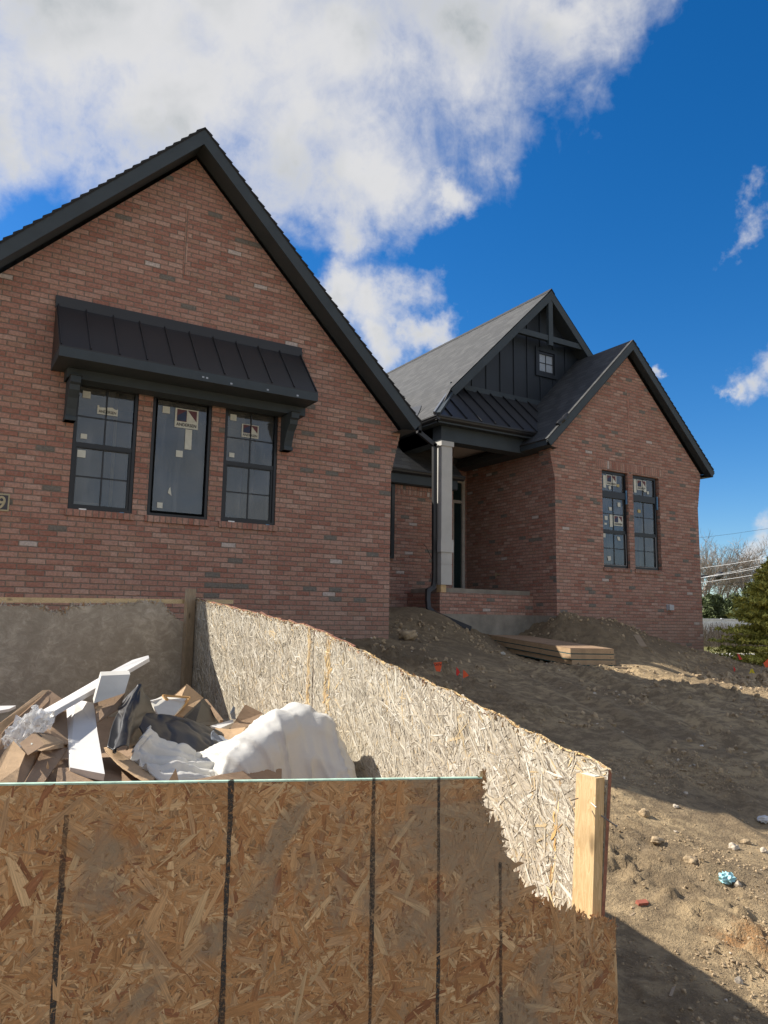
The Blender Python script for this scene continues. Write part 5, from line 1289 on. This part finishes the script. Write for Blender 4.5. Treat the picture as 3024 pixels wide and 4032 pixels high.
pk = at(*cb(1195,200), 3.62)
sph = [(pk-Z*.14, .14), (at(*cb(1060,255), 3.55)-Z*.13, .13), (at(*cb(1320,262), 3.55)-Z*.10, .10), (at(*cb(940,370), 3.5)-Z*.13, .13), (at(*cb(840,480), 3.45)-Z*.12, .12),
       (pk+np.array([-.02,.12,-.33]), .26), (at(*cb(1395,420), 3.5)-Z*.09, .10), (at(*cb(1455,545), 3.42)-Z*.08, .09), (at(*cb(1500,650), 3.36)-Z*.07, .08), (pk+np.array([-.25,.15,-.45]), .26)]
PP = refine(drape(72, 86, .0165, (1.02, 2.98, pk[2]+.05), (1, 0, 0), (0, 1, 0), [(tuple(c), r) for c, r in sph], -1.0, wall_x=1.962))
aa, bb = np.meshgrid(np.arange(PP.shape[0])*.5, np.arange(PP.shape[1])*.5, indexing='ij')
nn_ = np.cross(np.gradient(PP, axis=0), np.gradient(PP, axis=1)); nn_ /= np.linalg.norm(nn_, axis=2, keepdims=True)+1e-9
cr_ = lambda f: np.clip(1-np.abs(f)*7.5, 0, 1)**1.3
r1 = cr_(fbm(aa*.17+bb*.035, bb*.030+aa*.01, 61, 2, .4)); r2_ = cr_(fbm(aa*.075+bb*.055, bb*.09-aa*.05, 67, 2, .4))
PP = PP+nn_*(.016*r1+.009*r2_+.006*cr_(fbm(aa*.33+bb*.06, bb*.05, 64, 1))+.003*fbm(aa*.5, bb*.12, 63, 2))[..., None]; PP[..., 0] = np.minimum(PP[..., 0], 1.965)
nA, nB = PP.shape[:2]; ii = np.arange(nA*nB).reshape(nA, nB)
fo = np_mesh('foam_sheet', PP.reshape(-1, 3), np.stack([ii[:-1,:-1].ravel(), ii[1:,:-1].ravel(), ii[1:,1:].ravel(), ii[:-1,1:].ravel()], 1), 'foam', smooth=True)
md = fo.modifiers.new('thickness', 'SOLIDIFY'); md.thickness = .004; tag(fo, 'big white foam sheet draped over a heap against the right wall', 'packing foam')
crumple('foam_sheet', 'white foam strip trailing left from the mound under the membrane', 'packing foam', G4(cb, [
    [(225,352,3.75),(165,430,3.62),(122,515,3.5),(160,600,3.38),(240,660,3.3)],
    [(320,420,3.78),(270,480,3.65),(240,560,3.5),(280,640,3.36),(370,730,3.2)],
    [(430,490,3.8),(400,540,3.66),(380,590,3.52),(420,660,3.38),(470,760,3.22)],
    [(560,535,3.85),(540,570,3.7),(530,610,3.56),(550,680,3.4),(580,770,3.25)],
    [(700,545,3.9),(690,590,3.74),(680,640,3.6),(690,700,3.42),(700,780,3.28)]]), 80, 60, 'foam', .028, 44, .006,
    lambda u, v: .014*np.sin(34*v+5*u)*(1-u*.4)+.010*np.sin(58*v+3*u))
# a heap of low cardboard that carries all of it
for k, (pts, lab) in enumerate((([(-.6,2.6,-1.05),(1.0,2.4,-1.08),(1.2,4.2,-.93),(-.5,4.6,-.90)], 'flattened carton at the bottom left of the heap'),
        ([(.9,2.4,-1.10),(1.9,2.3,-1.12),(1.98,4.2,-.98),(1.0,4.3,-.95)], 'flattened carton at the bottom right of the heap'),
        ([(-.5,4.4,-.88),(1.2,4.2,-.92),(1.4,6.2,-.80),(-.4,6.0,-.78)], 'flattened carton toward the back of the heap'),
        ([(1.1,4.2,-.95),(2.0,4.1,-.98),(2.02,6.3,-.86),(1.3,6.3,-.80)], 'flattened carton in the shaded back corner of the heap'))):
    slab('cardboard_sheet', lab, 'cardboard', [np.array(p) for p in pts], .01, 'card_dark')

# ------------------------------------------------------------------ things on the dirt
def rock(name, label, c, r, seed, mt='stone', cat='stone', flat=.7):
    rg = np.random.default_rng(seed)
    import bmesh
    bm = bmesh.new(); bmesh.ops.create_icosphere(bm, subdivisions=3, radius=1)
    k = rg.uniform(.7, 1.3, 3)
    for v in bm.verts:
        p = np.array(v.co); d = 1+.28*math.sin(p[0]*3.1*k[0]+seed)*math.cos(p[1]*2.7*k[1])+.12*math.sin(p[2]*7+p[0]*5)+.05*rg.normal()
        v.co = Vector(p*d*np.array([r[0], r[1], r[2]]))
    me = bpy.data.meshes.new(name); bm.to_mesh(me); bm.free(); me.materials.append(M[mt]); me.polygons.foreach_set('use_smooth', [True]*len(me.polygons))
    o = bpy.data.objects.new(name, me); COL.objects.link(o); o.location = c; o.rotation_euler = (0, 0, rg.uniform(0, 3)); return tag(o, label, cat)
def ground_pt(px, py):
    """march the sight line down to the terrain"""
    d = ray(px, py); t = 1.0
    while t < 80:
        p = d*t
        if p[2] < G(p[0], p[1]): break
        t += .02 if t < 12 else .1
    return d*t
p = ground_pt(1560, 2500); rock('boulder', 'rounded boulder by the left brick corner', (6.35, 9.75, G(6.35, 9.75)+.08), (.125,.10,.085), 4, 'clod')
for q, r, lab, sd in (((2538,3215),(.035,.03,.04),'upright lump of hard clay in the sunlit dirt',11),((2660,3180),(.025,.02,.015),'pale stone at the edge of the house shadow',12),
                      ((2889,3343),(.035,.03,.022),'round grey stone in the sunlit dirt near the right side',13),((3008,3357),(.028,.03,.02),'pale stone by the right edge of the photo',14),
                      ((2585,3315),(.05,.04,.02),'smooth sand-coloured lump right of the near post',15),((2937,3322),(.032,.026,.02),'brown clay lump among the pebbles at the right',16),
                      ((2661,3278),(.012,.01,.009),'tiny white pebble in the sunlit dirt',17),((2725,3400),(.04,.04,.028),'dark clod in the middle of the sunlit dirt',18)):
    p = ground_pt(*q); rock('stone', lab, (p[0], p[1], p[2]+r[2]*.45), r, sd, 'clod' if ('cl' in lab or 'lump' in lab) else 'stone')
# pale blue wrapper, brick chip, white scraps
def wad(name, label, q, s_, seed, mt, cat):
    p = ground_pt(*q); rg = np.random.default_rng(seed); import bmesh
    bm = bmesh.new(); bmesh.ops.create_icosphere(bm, subdivisions=3, radius=1)
    for v in bm.verts:
        n = rg.uniform(.55, 1.15); v.co = Vector((v.co.x*n*s_[0], v.co.y*n*s_[1], v.co.z*n*s_[2]))
    me = bpy.data.meshes.new(name); bm.to_mesh(me); bm.free(); me.materials.append(M[mt])
    o = bpy.data.objects.new(name, me); COL.objects.link(o); o.location = (p[0], p[1], p[2]+s_[2]*.6); return tag(o, label, cat)
wad('paper_wrapper', 'crumpled pale blue wrapper on the sunlit dirt', (2862,3472), (.055,.045,.035), 2, 'blue_paper', 'litter')
wad('plastic_scrap', 'white plastic scrap at the right edge of the photo', (3012,3235), (.07,.05,.03), 3, 'white', 'litter')
p = ground_pt(2528, 3562); m = MB(); m.obox(p+Z*.008, (.030,-.008,0), (.005,.014,.004), (0,-.003,.010)); tag(m.build('brick_chip', 'brick_chip'), 'red brick chip on the sunlit dirt by the packed track', 'brick chip')
wad('plastic_scrap', 'tiny white scrap on the shaded dirt', (2763,2940), (.022,.018,.012), 5, 'white', 'litter')
wad('rubble_scrap', 'white rubble bits on the bank below the planks', (1978,2578), (.06,.05,.03), 6, 'drywall', 'litter')
for q, L_, a_, lab in (((2640,3930),.10,.5,'thin wood splinter on the shaded dirt below the panel shadow'),((2480,3612),.05,.2,'pale wood chip on the packed track'),((2470,3925),.05,2.,'short pale chip beside the front panel')):
    p = ground_pt(*q); m = MB(); m.beam(p+Z*.006, p+Z*.010+np.array([math.cos(a_)*L_, math.sin(a_)*L_, 0]), (0,0,1), .012, .005); tag(m.build('wood_chip', 'pine_grey'), lab, 'wood chip')
# stacked framed panels (steps) before the porch
NTL = np.array([9.12, 9.13, -.45]); LV = np.array([.45, 2.70, .15]); WV = np.array([.86, -.145, -.012])
for k, (lab, dx) in enumerate((('top board of the three-high lumber stack before the porch', 0), ('middle board of the three-high lumber stack before the porch', .004), ('bottom board of the three-high lumber stack before the porch', .028))):
    o_ = NTL-Z*(.093*k)+WV*dx; b = thing('stacked_board', lab, 'lumber', tuple(o_-Z*.075), 'lumber boards stacked before the porch')
    m = MB(); m.prism([o_, o_+WV, o_+WV+LV, o_+LV], -Z*.076); m.build('board', 'pine_step', b)
    m = MB(); m.prism([o_-Z*.0765+WV*.002+LV*.002, o_-Z*.0765+WV*.998+LV*.002, o_-Z*.0765+WV*.998+LV*.998, o_-Z*.0765+WV*.002+LV*.998], -Z*.0160); m.build('seal_strip', 'green_seal', b)
m = MB(); m.prism([NTL+Z*.0015+WV*.0+LV*.003, NTL+Z*.0015+WV*.99+LV*.003, NTL+Z*.0015+WV*.99+LV*.985, NTL+Z*.0015+LV*.985], Z*.006); tag(m.build('plywood_sheet', 'card_dark'), 'thin dirty plywood sheet lying on the lumber stack', 'plywood')
def plank(label, a, b, w_, t_, mt='pine_grey'):
    m = MB(); m.beam(a, b, (0, 0, 1), w_, t_); return tag(m.build('scrap_board', mt), label, 'board')
A, B = ground_pt(2505, 2508), ground_pt(2535, 2555); plank('short scrap board lying down the dirt mound', A+Z*.03, B+Z*.03, .12, .03, 'pine_grey')
A, B = ground_pt(2548, 2553), ground_pt(2572, 2566); plank('thin pale splinter below the scrap board on the mound', A+Z*.01, B+Z*.01, .04, .01, 'stud')
A, B = ground_pt(2270, 2627), ground_pt(2480, 2632); plank('flat weathered board half buried below the lumber stack', A+Z*.005, B+Z*.005, .14, .03, 'pine_grey')
# utility marker flags
def flag(label, px, py, h, w_, mt, lean, shape, text=None, base=None):
    p = base if base is not None else ground_pt(px, py); f = thing('marker_flag', label, 'marker flag', tuple(p), 'utility marker flags in the dirt')
    top = p+np.array([lean*h, 0, h]); m = MB(); m.tube([p-Z*.03, top], .0028, 5); m.build('wire', 'steel', f)
    U = np.array([CM[0][0], CM[0][1], 0]); U /= np.linalg.norm(U); pts = [top+U*(a*w_)+Z*(b*w_) for a, b in shape]
    m = MB(); m.add(pts, [tuple(range(len(pts)))]); fo = m.build('flag', mt, f)
    if text:
        vs, fs = text_mesh(text, w_*.34); m = MB(); c = top+U*(w_*.5)-Z*(w_*.32)-np.array([CM[2][0], CM[2][1], 0])*.004
        m.add([c+U*vx+Z*vy for vx, vy, _ in vs], fs); m.build('lettering', 'ink', fo)
SQ = [(0,0),(1.0,.12),(.95,-.45),(.82,-1.02),(.35,-.98)]; TRI = [(0,0),(.35,-.3),(.75,-.75),(.55,-.85),(0,-1.1)]; PEN = [(0,0),(.3,-.35),(.55,-.8),(.2,-1.3),(-.05,-1.1)]
F8 = lambda x, y: (2600+x*.3615, 2000+y*.3615)
flag('orange marker flag lettered CATV by the near dirt bank', 1712, 2672, .20, .11, 'flag_orange', -.12, SQ, 'CATV')
flag('dark red marker flag between the two orange ones', 1794, 2678, .17, .09, 'flag_red', .05, PEN)
flag('bent orange marker flag right of the dark red one', 1818, 2700, .20, .10, 'flag_orange', .1, TRI)
flag('red marker flag before the spruce', *F8(845,1690), .20, .13, 'flag_red', -.05, [(0,0),(.25,-.1),(.8,-.95),(.3,-1.0)])
flag('faded red marker flag left of the yellow one', *F8(800,1815), .16, .08, 'flag_red', 0, PEN)
flag('yellow marker flag on the rough dirt ridge', *F8(1000,1850), .17, .15, 'flag_yellow', 0, [(-.1,0),(.15,0),(.35,-.5),(.5,-.75),(-.1,-1.0),(-.35,-.6)])
flag('orange red marker flag at the right edge beside the yellow one', *F8(1080,1850), .26, .16, 'flag_orange', .55, [(0,0),(.55,.5),(.75,.2),(.7,-.5),(.2,-.45)])

# dirt clods and gravel
def clods(name, label, n, region, size, mt, seed, dens=None):
    rg = np.random.default_rng(seed); import bmesh
    bm = bmesh.new(); bmesh.ops.create_icosphere(bm, subdivisions=1, radius=1); bm.verts.ensure_lookup_table()
    bv = np.array([v.co[:] for v in bm.verts]); bf = np.array([[v.index for v in f.verts] for f in bm.faces]); bm.free()
    x = rg.uniform(region[0], region[1], n); y = rg.uniform(region[2], region[3], n)
    if dens is not None:
        k = rg.uniform(0, 1, n) < dens(x, y); x, y = x[k], y[k]; n = len(x)
    s_ = size[0]+(size[1]-size[0])*rg.uniform(0, 1, n)**3.2
    z = gz(x, y)+s_*.18
    k = len(bv); V_ = bv[None]*(1+rg.uniform(-.45, .45, (n, k, 1)))*(s_[:, None, None]*rg.uniform(.6, 1.25, (n, 1, 3)))
    a = rg.uniform(0, 6.28, n); c, s2 = np.cos(a)[:, None], np.sin(a)[:, None]
    V_ = np.stack([V_[:, :, 0]*c-V_[:, :, 1]*s2, V_[:, :, 0]*s2+V_[:, :, 1]*c, V_[:, :, 2]], 2)+np.stack([x, y, z], 1)[:, None]
    F_ = (bf[None]+(np.arange(n)*k)[:, None, None]).reshape(-1, 3)
    return tag(np_mesh(name, V_.reshape(-1, 3), F_, mt), label, 'clods' if 'clod' in name else 'gravel', kind='stuff')
patchy = lambda x, y: np.clip(.34+3.0*fbm(x*1.3, y*1.3, 90, 3), .05, 1)*(~((x < 2.35) & (y < 7)))
clods('dirt_clods', 'loose dirt clods scattered over the near sunlit dirt', 48000, (2.1, 6.5, 1.0, 5.5), (.0022, .0115), 'clod', 1, patchy)
clods('dirt_clods', 'loose clods on the shaded yard and the banks', 12000, (5.5, 17, 3.0, 11.6), (.006, .042), 'clod', 2, patchy)
clods('gravel', 'pale pebbles strewn through the dirt', 1500, (2.2, 12, 1.0, 11.0), (.004, .022), 'stone', 3, patchy)
ridge = lambda x, y: np.exp(-((y-8.4+.05*(x-12))/.4)**2)*np.clip((x-11.6)/1.2, 0, 1)
clods('dirt_clods', 'broken clods along the sunlit windrow', 5000, (11.6, 18, 7.4, 9.4), (.015, .085), 'clod', 4, ridge)

# ------------------------------------------------------------------ background at the right
def leafcloud(n, centers, size, seed, flat=1.0):
    rg = np.random.default_rng(seed); c = centers(rg, n); n = len(c)
    a = rg.normal(size=(n, 3)); a /= np.linalg.norm(a, axis=1, keepdims=True); b = rg.normal(size=(n, 3)); b -= a*(a*b).sum(1, keepdims=True); b /= np.linalg.norm(b, axis=1, keepdims=True)
    s_ = rg.uniform(size[0], size[1], (n, 1)); w_ = s_*flat
    V_ = np.stack([c-a*s_-b*w_*.3, c+a*s_*.2-b*w_, c+a*s_, c+a*s_*.1+b*w_], 1)
    col = np.clip(rg.normal(.45, .22, n), 0, 1)
    return V_.reshape(-1, 3), np.arange(n*4).reshape(n, 4), np.repeat(col, 4)
def crown_obj(name, parent, V_, F_, c, mt):
    return np_mesh(name, V_, F_, mt, parent, col=np.stack([c, c, c], 1))
# spruce
def spruce(px, dist, h, r, label, seed):
    d = ray(px, 2500); d2 = np.array([d[0], d[1]])*dist; zb = G(*d2); t = thing('spruce_tree', label, 'tree', (d2[0], d2[1], zb))
    m = MB(); m.tube([(d2[0], d2[1], zb-.1), (d2[0], d2[1], zb+h)], [.07, .01], 7); m.build('trunk', 'bark', t)
    rg = np.random.default_rng(seed); cs = []
    for k in range(520):
        f = rg.uniform(0, 1)**.85; z = zb+.08+f*h*.98; L = r*(1-f)**.8*rg.uniform(.65, 1.12)+.06; a = rg.uniform(0, 6.283); n = int(75*L+14)
        tt = rg.uniform(.15, 1, n)**.7; droop = -.10*tt*L+.16*tt**2*L*(.5+.5*f)
        side = rg.normal(0, .085, n)*(1.15-tt)*L*1.3
        x = d2[0]+np.cos(a)*tt*L-np.sin(a)*side; y = d2[1]+np.sin(a)*tt*L+np.cos(a)*side
        cs.append(np.stack([x, y, z+droop+rg.normal(0, .018, n)], 1))
    C_ = np.vstack(cs); V_, F_, c = leafcloud(len(C_), lambda rg2, n: C_, (.03, .075), seed, .30)
    crown_obj('crown', t, V_, F_, c, 'spruce')
spruce(3085, 17.5, 2.75, 1.75, 'young spruce with yellow green needles at the right edge', 3)
# dark cedars
def cedar(px, dist, h, r, label, seed):
    d = ray(px, 2450); d2 = d[:2]*dist; zb = G(*d2); t = thing('cedar_shrub', label, 'shrub', (d2[0], d2[1], zb), 'dark cedars behind the white fence')
    m = MB(); m.tube([(d2[0], d2[1], zb-.1), (d2[0], d2[1], zb+h*.8)], [.08, .02], 6); m.build('trunk', 'bark', t)
    rg = np.random.default_rng(seed); nb = 26; bc = np.stack([rg.normal(0, r*.45, nb), rg.normal(0, r*.45, nb), rg.uniform(.1, .93, nb)*h], 1); br = rg.uniform(.25, .5, nb)*r*(1.15-bc[:, 2]/h*.7)
    def cen(rg2, n):
        k = rg2.integers(0, nb, n); v = rg2.normal(size=(n, 3)); v /= np.linalg.norm(v, axis=1, keepdims=True); v *= (br[k]*rg2.uniform(.5, 1.1, n))[:, None]
        return np.array([d2[0], d2[1], zb])+bc[k]+v
    V_, F_, c = leafcloud(7000, cen, (.06, .15), seed, .5); crown_obj('crown', t, V_, F_, c, 'cedar')
for i, (px, dist, h, r, lab) in enumerate(((2775,44,2.75,1.0,'dark cedar nearest the brick corner behind the white fence'),(2812,43,3.0,.9,'tall dark cedar, second from the brick corner'),(2856,45,2.7,.9,'dark cedar third from the brick corner'),(2900,42,2.3,.9,'dark cedar partly behind the spruce top'),(3000,48,4.2,1.8,'big grey green conifer behind the spruce'))):
    cedar(px, dist, h, r, lab, 20+i)
# bare trees
def bare_tree(px, dist, h, seed, label):
    d = ray(px, 2450); d2 = d[:2]*dist; zb = -1.2; t = thing('bare_tree', label, 'tree', (d2[0], d2[1], zb), 'bare trees behind the cedars')
    rg = np.random.default_rng(seed); trunk = MB(); crown = MB()
    def grow(p, dr, L, r, lev):
        n = 4; path = [p]; q = p
        for i in range(n):
            dr = dr+rg.normal(0, .10, 3)+np.array([0, 0, .04]); dr /= np.linalg.norm(dr); q = q+dr*L/n; path.append(q)
        (trunk if lev == 0 else crown).tube(path, list(np.linspace(r, r*.55, n+1)), 4 if lev < 2 else 3, False)
        if lev >= 5: return
        for i in range({0: 5, 1: 5, 2: 4, 3: 4, 4: 3}[lev]):
            k = rg.integers(1, n+1) if lev else rg.integers(2, n+1); ax = rg.normal(size=3); ax -= dr*(ax@dr); ax /= np.linalg.norm(ax); sp = rg.uniform(.35, .75)
            grow(path[k], dr*math.cos(sp)+ax*math.sin(sp), L*rg.uniform(.55, .78), max(r*.5, .009), lev+1)
    base = np.array([d2[0], d2[1], zb]); grow(base, np.array([rg.normal(0, .05), rg.normal(0, .05), 1.]), h*.42, h*.018, 0)
    trunk.build('trunk', 'bark', t); crown.build('crown', 'bark', t)
for i, (px, dist, h, lab) in enumerate(((2745,58,8.2,'bare tree partly hidden by the brick corner'),(2800,55,7.4,'bare tree with upright branches right of the brick corner'),(2862,56,7.8,'bare tree with a forked trunk behind the wires'),
                                        (2925,54,7.0,'wide bare tree above the spruce'),(2985,57,7.4,'bare tree near the right edge of the photo'),(3050,55,6.8,'bare tree cut by the right edge of the photo'))):
    bare_tree(px, dist, h, 50+i, lab)
# brush and tangle
def brush(px0, px1, dist, h, n, seed):
    rg = np.random.default_rng(seed); V_, F_, C_ = [], [], []; b = 0
    px = rg.uniform(px0, px1, n); dd = dist+rg.normal(0, 1.2, n)
    for i in range(n):
        d = ray(px[i], 2450); p = np.array([d[0]*dd[i], d[1]*dd[i], -1.2]); L = h*rg.uniform(.4, 1.1); q = p+np.array([rg.normal(0, .25)*L, rg.normal(0, .25)*L, L]); w_ = .012
        sd = np.array([CM[0][0], CM[0][1], 0])*w_; mid = (p+q)/2+rg.normal(0, .08, 3)
        V_ += [p-sd, p+sd, mid+sd*.8, mid-sd*.8, q+sd*.3, q-sd*.3]; F_ += [(b, b+1, b+2, b+3), (b+3, b+2, b+4, b+5)]; b += 6; C_ += [rg.uniform(0, 1)]*6
    C_ = np.array(C_)
    return np_mesh('brush', np.array(V_), np.array(F_), 'twig', None, col=np.stack([C_]*3, 1))
tag(brush(2735, 3080, 36, 1.15, 1500, 4), 'tangle of dry brown brush in front of the white fence', 'brush', kind='stuff')
tag(brush(2735, 3120, 50, 2.9, 2600, 5), 'thicket of bare saplings behind the cedars', 'brush', kind='stuff')
# white fence
a, b = fw(2740, 2416, 39)[:2], fw(3060, 2414, 39)[:2]; fence = thing('white_fence', 'low white panel fence behind the dry brush', 'fence', (a[0], a[1], -1.2))
dirv = np.array([b[0]-a[0], b[1]-a[1], 0]); LL = np.linalg.norm(dirv); dirv /= LL; nv = np.array([-dirv[1], dirv[0], 0])
for k in range(4):
    p0 = np.array([a[0], a[1], 0])+dirv*(k*1.35); m = MB(); m.obox(p0+dirv*.675+Z*(-.45), dirv*.60, nv*.03, Z*.62); m.build('panel', 'vinyl', fence)
    m = MB(); m.obox(p0+Z*(-.45), dirv*.06, nv*.06, Z*.70); m.build('post', 'vinyl', fence)
m = MB(); m.obox(np.array([a[0], a[1], 0])+dirv*2.7+Z*.20, dirv*2.75, nv*.06, Z*.03); m.build('top_rail', 'vinyl', fence)
# pavement strip
q0, q1 = fw(2700, 2560, 25)[:2], fw(3150, 2570, 25)[:2]; dv = (q1-q0)/np.linalg.norm(q1-q0); nv2 = np.array([-dv[1], dv[0]])
zz = max(G(*(q0+dv*t)) for t in (0, 2, 4, 6))+.05
m = MB(); P = lambda s_, t: (q0[0]+dv[0]*s_+nv2[0]*t, q0[1]+dv[1]*s_+nv2[1]*t, zz)
m.add([P(-12,-1.0), P(25,-1.0), P(25,1.1), P(-12,1.1)], [(0,1,2,3)]); m.add([(x, y, z-.12) for x, y, z in (P(-12,-1.0), P(25,-1.0))]+[P(25,-1.0), P(-12,-1.0)], [(0,1,2,3)]); tag(m.build('pavement', 'road'), kind='structure')
# overhead wires on two poles
wires = [((430,658),(1172,545),.010,'wire'),((440,760),(1172,612),.008,'wire'),((435,762),(1172,640),.011,'wire'),((440,775),(1172,672),.012,'wire_dark'),((435,815),(1172,705),.010,'wire'),((440,862),(1172,765),.010,'wire_dark'),((430,325),(1172,225),.006,'wire_dark')]
labs = ['highest of the bright overhead wires','second bright overhead wire from the top','thick bright overhead wire with the black splice','thin dark wire just under the thick bright wire','lowest bright overhead wire','thin dark wire below all the bright ones','faint single wire high against the clouds']
WD = 34
for (A, B, r, mt), lab in zip(wires, labs):
    pa, pb2 = fw(*F8(*A), WD), fw(*F8(*B), WD*.94); d = pb2-pa; m = MB()
    path = [pa-d*1.6, pa-d*.8, pa, pa+d*.5-Z*.02, pb2, pb2+d*1.0, pb2+d*2.2]; m.tube(path, r, 5); tag(m.build('overhead_wire', mt), lab, 'wire', 'overhead wires at the right')
pA = fw(*F8(640,735), WD-.3); m = MB(); dd = (fw(*F8(670,705), WD-.3)-fw(*F8(596,775), WD-.3)); m.tube([pA-dd*.5, pA-dd*.3, pA, pA+dd*.3, pA+dd*.5], [.03,.13,.15,.13,.04], 8)
m.tube([fw(*F8(440,745), WD), fw(*F8(520,742), WD)], .05, 6); tag(m.build('cable_splice', 'wire_dark'), 'black splice case hanging on the overhead wires', 'cable splice')
pE = pb2+d*2.2; m = MB(); m.tube([(pE[0], pE[1], -1.3), (pE[0], pE[1], 5.5)], .14, 8); po = thing('utility_pole', 'wooden pole carrying the overhead wires beyond the right edge', 'pole', (pE[0], pE[1], -1.3)); m.build('pole', 'bark', po)

# ------------------------------------------------------------------ lift everything from eye level to ground level
for o in SC.objects:
    if o.parent is None and o is not cam and o is not sun: o.location.z += EYE
